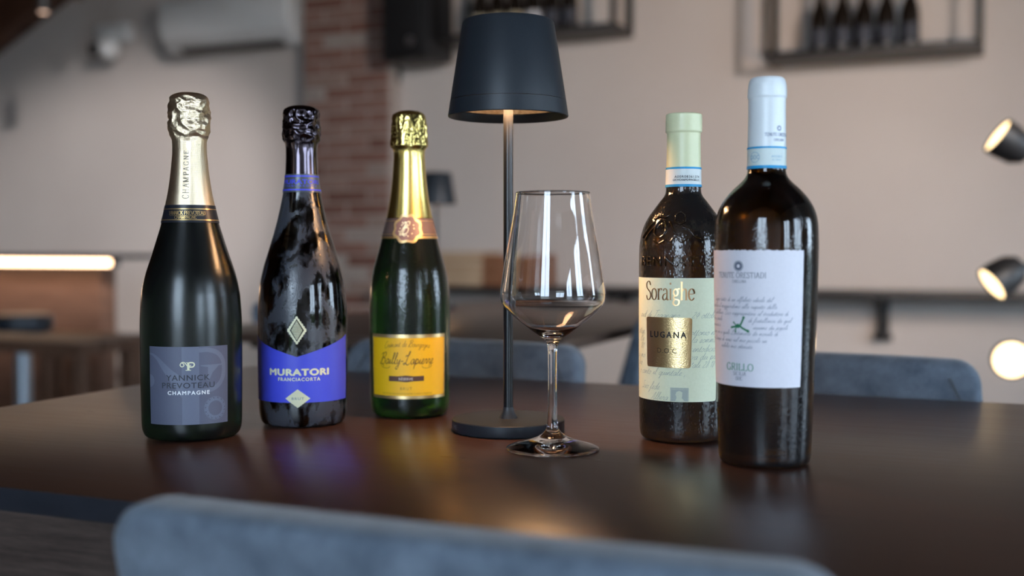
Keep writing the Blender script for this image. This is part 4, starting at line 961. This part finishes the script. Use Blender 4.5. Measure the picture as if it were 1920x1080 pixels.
def wall_shelf(label, x0, x1, z, dep=0.30, h=0.62):
    s = empty('wall_shelf', ((x0+x1)/2, WY, z)); tag(s, label, 'shelf', 'black metal frame wall shelves')
    w = x1-x0; a = 0.026
    box_obj('shelf_board', (0, -dep/2, 0.013), (w-2*a, dep-0.004, 0.024), M_black_metal, s, 0.001)
    for sx_ in (-1, 1):
        for y in (-a/2-0.001, -dep+a/2): box_obj('post', (sx_*(w/2-a/2), y, h/2), (a, a, h), M_black_metal, s, 0.001)
        for zz in (a/2, h-a/2): box_obj('side_bar', (sx_*(w/2-a/2), -dep/2, zz), (a, dep-2*a-0.002, a), M_black_metal, s, 0.001)
    for y in (-a/2-0.001, -dep+a/2): box_obj('top_bar', (0, y, h-a/2), (w-2*a, a, a), M_black_metal, s, 0.001)
    return z + 0.0255
s2x0, s2x1 = -0.891, 0.0
zz = wall_shelf('black frame shelf on the wall at upper right with five bottles', s2x0, s2x1, 1.742)
ordn = ['first', 'second', 'third', 'fourth', 'fifth', 'sixth']
for i, px in enumerate((1536, 1578, 1619, 1661, 1705)):
    q = on_y(px, 100, WY-0.16); far_bottle('dark bottle on the upper right wall shelf, %s from the left' % ordn[i], (q.x, WY-0.16, zz), 'dark', 'dark bottles on the right wall shelf')
s1x1 = -1.556; s1x0 = s1x1-0.891
zz = wall_shelf('black frame shelf on the wall behind the lamp shade', s1x0, s1x1, 1.930)
for i, (px, lab) in enumerate(((900, 'cream'), (933, 'cream'), (966, 'cream'), (1000, 'white'), (1034, 'dark'), (1068, 'dark'))):
    q = on_y(px, 20, WY-0.16); far_bottle('bottle with %s label on the shelf above the lamp, %s from the left' % (lab, ordn[i]), (q.x, WY-0.16, zz), lab, 'bottles on the shelf above the lamp')

# loudspeaker
q = on_y(766, 105, WY-0.30)
sp = empty('loudspeaker', (q.x, WY-0.20, z_at(112, depth(q))), math.radians(-8)); tag(sp, 'black loudspeaker mounted on the wall beside the brick pillar', 'loudspeaker')
box_obj('cabinet', (0, 0, 0.24), (0.275, 0.24, 0.48), M_black_plast, sp, 0.015)
box_obj('grille', (0, -0.123, 0.255), (0.25, 0.012, 0.42), noisy('speaker_grille', (0.006, 0.006, 0.007), (0.012, 0.012, 0.013), 600, 0.7), sp, 0.004)
lathe_obj('badge', [(0, 0), (0.022, 0), (0.022, 0.004), (0, 0.005)], mat('silver_badge', (0.6, 0.6, 0.65), 0.3, 0.9), sp, 24, M=Matrix.Translation((0.045, -0.129, 0.085)) @ Matrix.Rotation(math.pi/2, 4, 'X'))
tube_obj('mount', [(0, 0.10, 0.24), (0, 0.205, 0.24)], 0.03, M_black_metal, sp)
q = on_y(743, 140, WY-0.03)
vc = empty('wall_socket_box', (q.x, WY-0.001, q.z)); tag(vc, 'small black box on the wall below the loudspeaker', 'box')
box_obj('housing', (0, -0.018, 0), (0.032, 0.035, 0.08), M_black_plast, vc, 0.004); tube_obj('cable', [(0, -0.018, 0.04), (0.005, -0.016, 0.10), (0.02, -0.012, 0.16)], 0.004, M_black_plast, vc, 8)

# air conditioner
q0, q1 = on_y(300, 60, WY-0.2), on_y(541, 60, WY-0.2)
ac = empty('air_conditioner', ((q0.x+q1.x)/2, WY-0.001, z_at(88, depth((q0+q1)/2)))); tag(ac, 'white wall mounted air conditioner left of the brick pillar', 'air conditioner')
aw = q1.x-q0.x; bm = bmesh.new()
sec = [(0.0, 0.02), (-0.10, 0.0), (-0.155, 0.03), (-0.20, 0.075), (-0.215, 0.13), (-0.215, 0.25), (-0.19, 0.285), (-0.15, 0.295), (0.0, 0.295)]
va = [bm.verts.new((-aw/2, y, z)) for y, z in sec]; vb = [bm.verts.new((aw/2, y, z)) for y, z in sec]
for i in range(len(sec)): j = (i+1) % len(sec); bm.faces.new((va[i], va[j], vb[j], vb[i]))
bm.faces.new(va); bm.faces.new(vb[::-1]); bmesh.ops.recalc_face_normals(bm, faces=bm.faces)
bmesh.ops.bevel(bm, geom=[e for e in bm.edges if e.calc_face_angle(0) > 1.2], offset=0.012, segments=3, profile=0.5, affect='EDGES')
obj('housing', bm, M_plast_white, ac, True, 25)
sl = bmesh.new(); box(sl, (0, 0, 0), (aw*0.80, 0.055, 0.006)); bmesh.ops.transform(sl, matrix=Matrix.Translation((0.01, -0.128, 0.012)) @ Matrix.Rotation(math.radians(-29), 4, 'X'), verts=sl.verts)
obj('air_outlet', sl, mat('outlet_grey', (0.10, 0.09, 0.085), 0.6), ac)
fp = bmesh.new(); box(fp, (0, -0.216, 0.185), (aw*0.96, 0.006, 0.15), 0, 0.002); obj('front_panel', fp, M_plast_white, ac, True, 30)

# security camera
q = on_y(212, 62, WY-0.05)
scm = empty('security_camera', (q.x, WY-0.001, q.z)); tag(scm, 'white security camera with dark lens on the upper left wall', 'camera')
box_obj('mount_plate', (0, -0.035, 0.0), (0.25, 0.07, 0.11), M_plast_white, scm, 0.02, seg=3)
cb = bmesh.new(); bmesh.ops.create_uvsphere(cb, u_segments=24, v_segments=16, radius=0.065); bmesh.ops.translate(cb, vec=(0.01, -0.10, -0.10), verts=cb.verts); obj('camera_body', cb, M_plast_white, scm, True)
lathe_obj('lens', [(0, 0), (0.036, 0), (0.036, 0.05), (0.028, 0.055), (0, 0.052)], M_black_plast, scm, 24, M=Matrix.Translation((-0.03, -0.13, -0.105)) @ Matrix.Rotation(math.radians(-60), 4, 'Z') @ Matrix.Rotation(math.radians(95), 4, 'X'))

# ceiling spots (upper left)
def pendant(label, px, py, y, on):
    q = on_y(px, py, y)
    h = empty('ceiling_spotlight', q); tag(h, label, 'spotlight', 'ceiling spotlights')
    lathe_obj('housing', [(0.026, 0.0), (0.031, 0.0), (0.031, 0.13), (0.012, 0.14), (0, 0.14), (0, 0.135), (0.026, 0.12), (0.026, 0.0)], M_black_metal, h, 32)
    lathe_obj('lamp_face', [(0, 0.004), (0.0255, 0.004), (0.0255, 0.01), (0, 0.01)], emit('spot_face_%s' % ('on' if on else 'off'), (1.0, 0.66, 0.48), 3.0 if on else 0.1), h, 32)
    tube_obj('rod', [(0, 0, 0.138), (0, 0, roof(q.x)-q.z)], 0.006, M_black_metal, h, 10)
pendant('black ceiling spotlight with glowing face in the upper left corner', 82, 24, 4.3, True)
pendant('unlit black ceiling spotlight at the top edge right of the glowing one', 146, -2, 4.6, False)

# added spotlights hanging out of view, put in to light the back wall
def added_wash_spot(label, loc, aim, watts, size, blend, col):
    p = Vector(loc); dv = (Vector(aim)-p).normalized()
    h = empty('ceiling_spotlight', p); tag(h, label, 'spotlight', 'added wall washing spotlights')
    M = dv.to_track_quat('Z', 'Y').to_matrix().to_4x4()
    lathe_obj('housing', [(0.062, 0.0), (0.068, 0.0), (0.068, -0.16), (0.05, -0.19), (0, -0.19), (0, -0.18), (0.048, -0.18), (0.062, -0.15), (0.062, 0.0)], M_black_metal, h, 40, M=M)
    lathe_obj('lamp_face', [(0, -0.03), (0.061, -0.03), (0.061, -0.036), (0, -0.036)], emit('added_wash_face', col, 4.0), h, 40, M=M)
    b = -dv*0.19; tube_obj('rod', [tuple(b*0.6), (b.x*0.8, b.y*0.8, b.z*0.6+0.12), (b.x*0.8, b.y*0.8, roof(p.x+b.x*0.8)-p.z)], 0.012, M_black_metal, h, 12)
    ld = bpy.data.lights.new('added_wash_light', 'SPOT'); ld.energy = watts; ld.color = col; ld.spot_size = math.radians(size); ld.spot_blend = blend; ld.shadow_soft_size = 0.055
    lo = bpy.data.objects.new('added_wash_light', ld); COL.objects.link(lo); lo.parent = h; lo.location = dv*0.002
    lo.rotation_euler = (-dv).to_track_quat('Z', 'Y').to_euler()
added_wash_spot('added hanging black spotlight on the right, out of view, to light the shelf wall', (1.5, 1.0, 2.15), (-1.75, 5.24, 1.15), WASH_W, 56, 0.95, (1.0, 0.86, 0.775))
added_wash_spot('added hanging black spotlight over the dining table, out of view, to light the left wall', (0.0, 1.0, 3.6), (-5.0, 5.24, 0.85), POOL_W, 21, 0.7, (1.0, 0.94, 0.91))

# ---------------------------------------------------------------- bar counter with light strip, stool and benches (far left)
BY = 4.2
bx1 = on_y(190, 600, BY).x; bx0 = -7.4; cxe = on_y(214, 490, BY-0.10).x
zt = z_at(481, depth(on_y(100, 481, BY-0.1)))
bc = empty('bar_counter', ((bx0+bx1)/2, BY, 0)); tag(bc, 'wooden bar counter with a glowing strip under its top', 'counter')
cxm = (bx0+bx1)/2
box_obj('counter_body', (0, 0.05, (zt-0.05)/2), (bx1-bx0, 0.10, zt-0.05), M_wood_warm, bc, 0.003)
box_obj('countertop', ((bx0+cxe)/2-cxm, 0.03, zt-0.0125+0.012), (cxe-bx0, 0.30, 0.025), M_edge, bc, 0.002)
box_obj('light_strip', ((bx0+cxe-0.04)/2-cxm, -0.085, zt-0.028), (cxe-0.05-bx0, 0.03, 0.030), emit('warm_led', (1.0, 0.64, 0.38), 9.0), bc, 0.003)
box_obj('strip_holder', ((bx0+cxe-0.04)/2-cxm, -0.04, zt-0.0235), (cxe-0.05-bx0, 0.055, 0.045), M_edge, bc)
sy = 3.45; q = on_y(42, 620, sy)
M_vinyl = noisy('dark_blue_vinyl', (0.022, 0.030, 0.042), (0.035, 0.045, 0.06), 60, 0.35)
stz = z_at(588, depth(q))
bs = empty('bar_stool', (q.x, sy, 0)); tag(bs, 'bar stool with dark round padded seat in front of the bar', 'stool')
lathe_obj('seat', [(0, stz-0.075), (0.11, stz-0.075), (0.118, stz-0.06), (0.120, stz-0.02), (0.112, stz-0.004), (0.09, stz), (0, stz)], M_vinyl, bs, 40)
lathe_obj('seat_support', [(0, stz-0.12), (0.05, stz-0.12), (0.08, stz-0.078), (0.08, stz-0.074), (0, stz-0.074)], M_black_plast, bs, 24)
lathe_obj('column', [(0, 0.02), (0.034, 0.02), (0.034, stz-0.118), (0, stz-0.118)], mat('brushed_chrome', (0.55, 0.62, 0.70), 0.3, 0.85), bs, 24)
lathe_obj('foot_plate', [(0, 0), (0.16, 0), (0.16, 0.012), (0.05, 0.025), (0, 0.025)], mat('chrome_plate', (0.55, 0.6, 0.66), 0.3, 0.85), bs, 32)
def bench(label, x0, x1, y, ztop, dep):
    b = empty('wooden_bench', ((x0+x1)/2, y, 0)); tag(b, label, 'bench', 'brown wooden benches'); w = x1-x0
    for i in (-1, 0, 1): box_obj('plank', (0, i*dep/3, ztop-0.02), (w, dep/3-0.006, 0.04), M_wood_bench, b, 0.003)
    for s in (-1, 1):
        for s2 in (-1, 1): box_obj('leg', (s*(w/2-0.03), s2*(dep/2-0.03), (ztop-0.041)/2), (0.04, 0.04, ztop-0.041), M_wood_bench, b, 0.003)
qb = on_y(158, 655, 2.86); bench('brown wooden bench in front of the bar stool', qb.x-1.1, qb.x, 2.99, z_at(644, depth(qb)), 0.30)
qa = on_y(256, 636, 3.95); bench('brown wooden bench close to the bar with one leg visible', qa.x-0.52, qa.x, 3.95, z_at(628, depth(qa)), 0.14)

# ---------------------------------------------------------------- floor lamp with three spot heads (right edge)
pl = Vector((0.155, 2.72, 0))
fl = empty('floor_lamp', pl); tag(fl, 'black floor lamp with glowing spot heads at right edge', 'lamp')
M_warm = emit('warm_spot_face', (1.0, 0.72, 0.38), 3.5)
lathe_obj('base', [(0, 0), (0.14, 0), (0.14, 0.02), (0.02, 0.03), (0, 0.03)], M_black_metal, fl, 40)
tube_obj('pole', [(0, 0, 0.025), (0, 0, 1.32)], 0.011, M_black_metal, fl, 16)
def head(px, py, dirv, watts, col=(1.0, 0.70, 0.42)):
    q = on_y(px, py, pl.y - 0.05); c = q - pl; dv = Vector(dirv).normalized()
    M = Matrix.Translation(c) @ dv.to_track_quat('Z', 'Y').to_matrix().to_4x4()
    h = lathe_obj('spot_head', [(0.0385, -0.004), (0.0385, 0.002), (0.042, 0.002), (0.042, -0.02), (0.036, -0.055), (0.022, -0.075), (0, -0.078), (0, -0.07), (0.02, -0.068), (0.0385, -0.010), (0.0385, -0.004)], M_black_metal, fl, 40, M=M)
    lathe_obj('spot_face', [(0, -0.002), (0.038, -0.002), (0.038, -0.006), (0, -0.006)], M_warm, h, 40, M=M)
    tail = c - dv*0.07
    tube_obj('arm', [tuple(tail), (tail.x*0.4, tail.y*0.4, tail.z), (0, 0, tail.z)], 0.008, M_black_metal, fl, 10)
    ld = bpy.data.lights.new('spot_light', 'SPOT'); ld.energy = watts; ld.color = col; ld.spot_size = math.radians(95); ld.spot_blend = 0.8; ld.shadow_soft_size = 0.03
    lo = bpy.data.objects.new('spot_light', ld); COL.objects.link(lo); lo.parent = fl; lo.location = c + dv*0.006
    lo.rotation_euler = (-dv).to_track_quat('Z', 'Y').to_euler()
toL = -RH; toC = -FH
head(1871, 254, toL*0.80 + Vector((0, 0, 0.55)) + toC*-0.04, 12.0)
head(1860, 533, toL*0.82 + Vector((0, 0, -0.58)) + toC*0.04, 2.0)
head(1897, 675, toC*0.95 + toL*0.25, 0.6)
head(1972, 180, on_y(1715, 200, WY) - on_y(1972, 180, pl.y-0.05), 55.0, (1.0, 0.62, 0.28))      # added fourth head, out of frame, put in to warm the wall
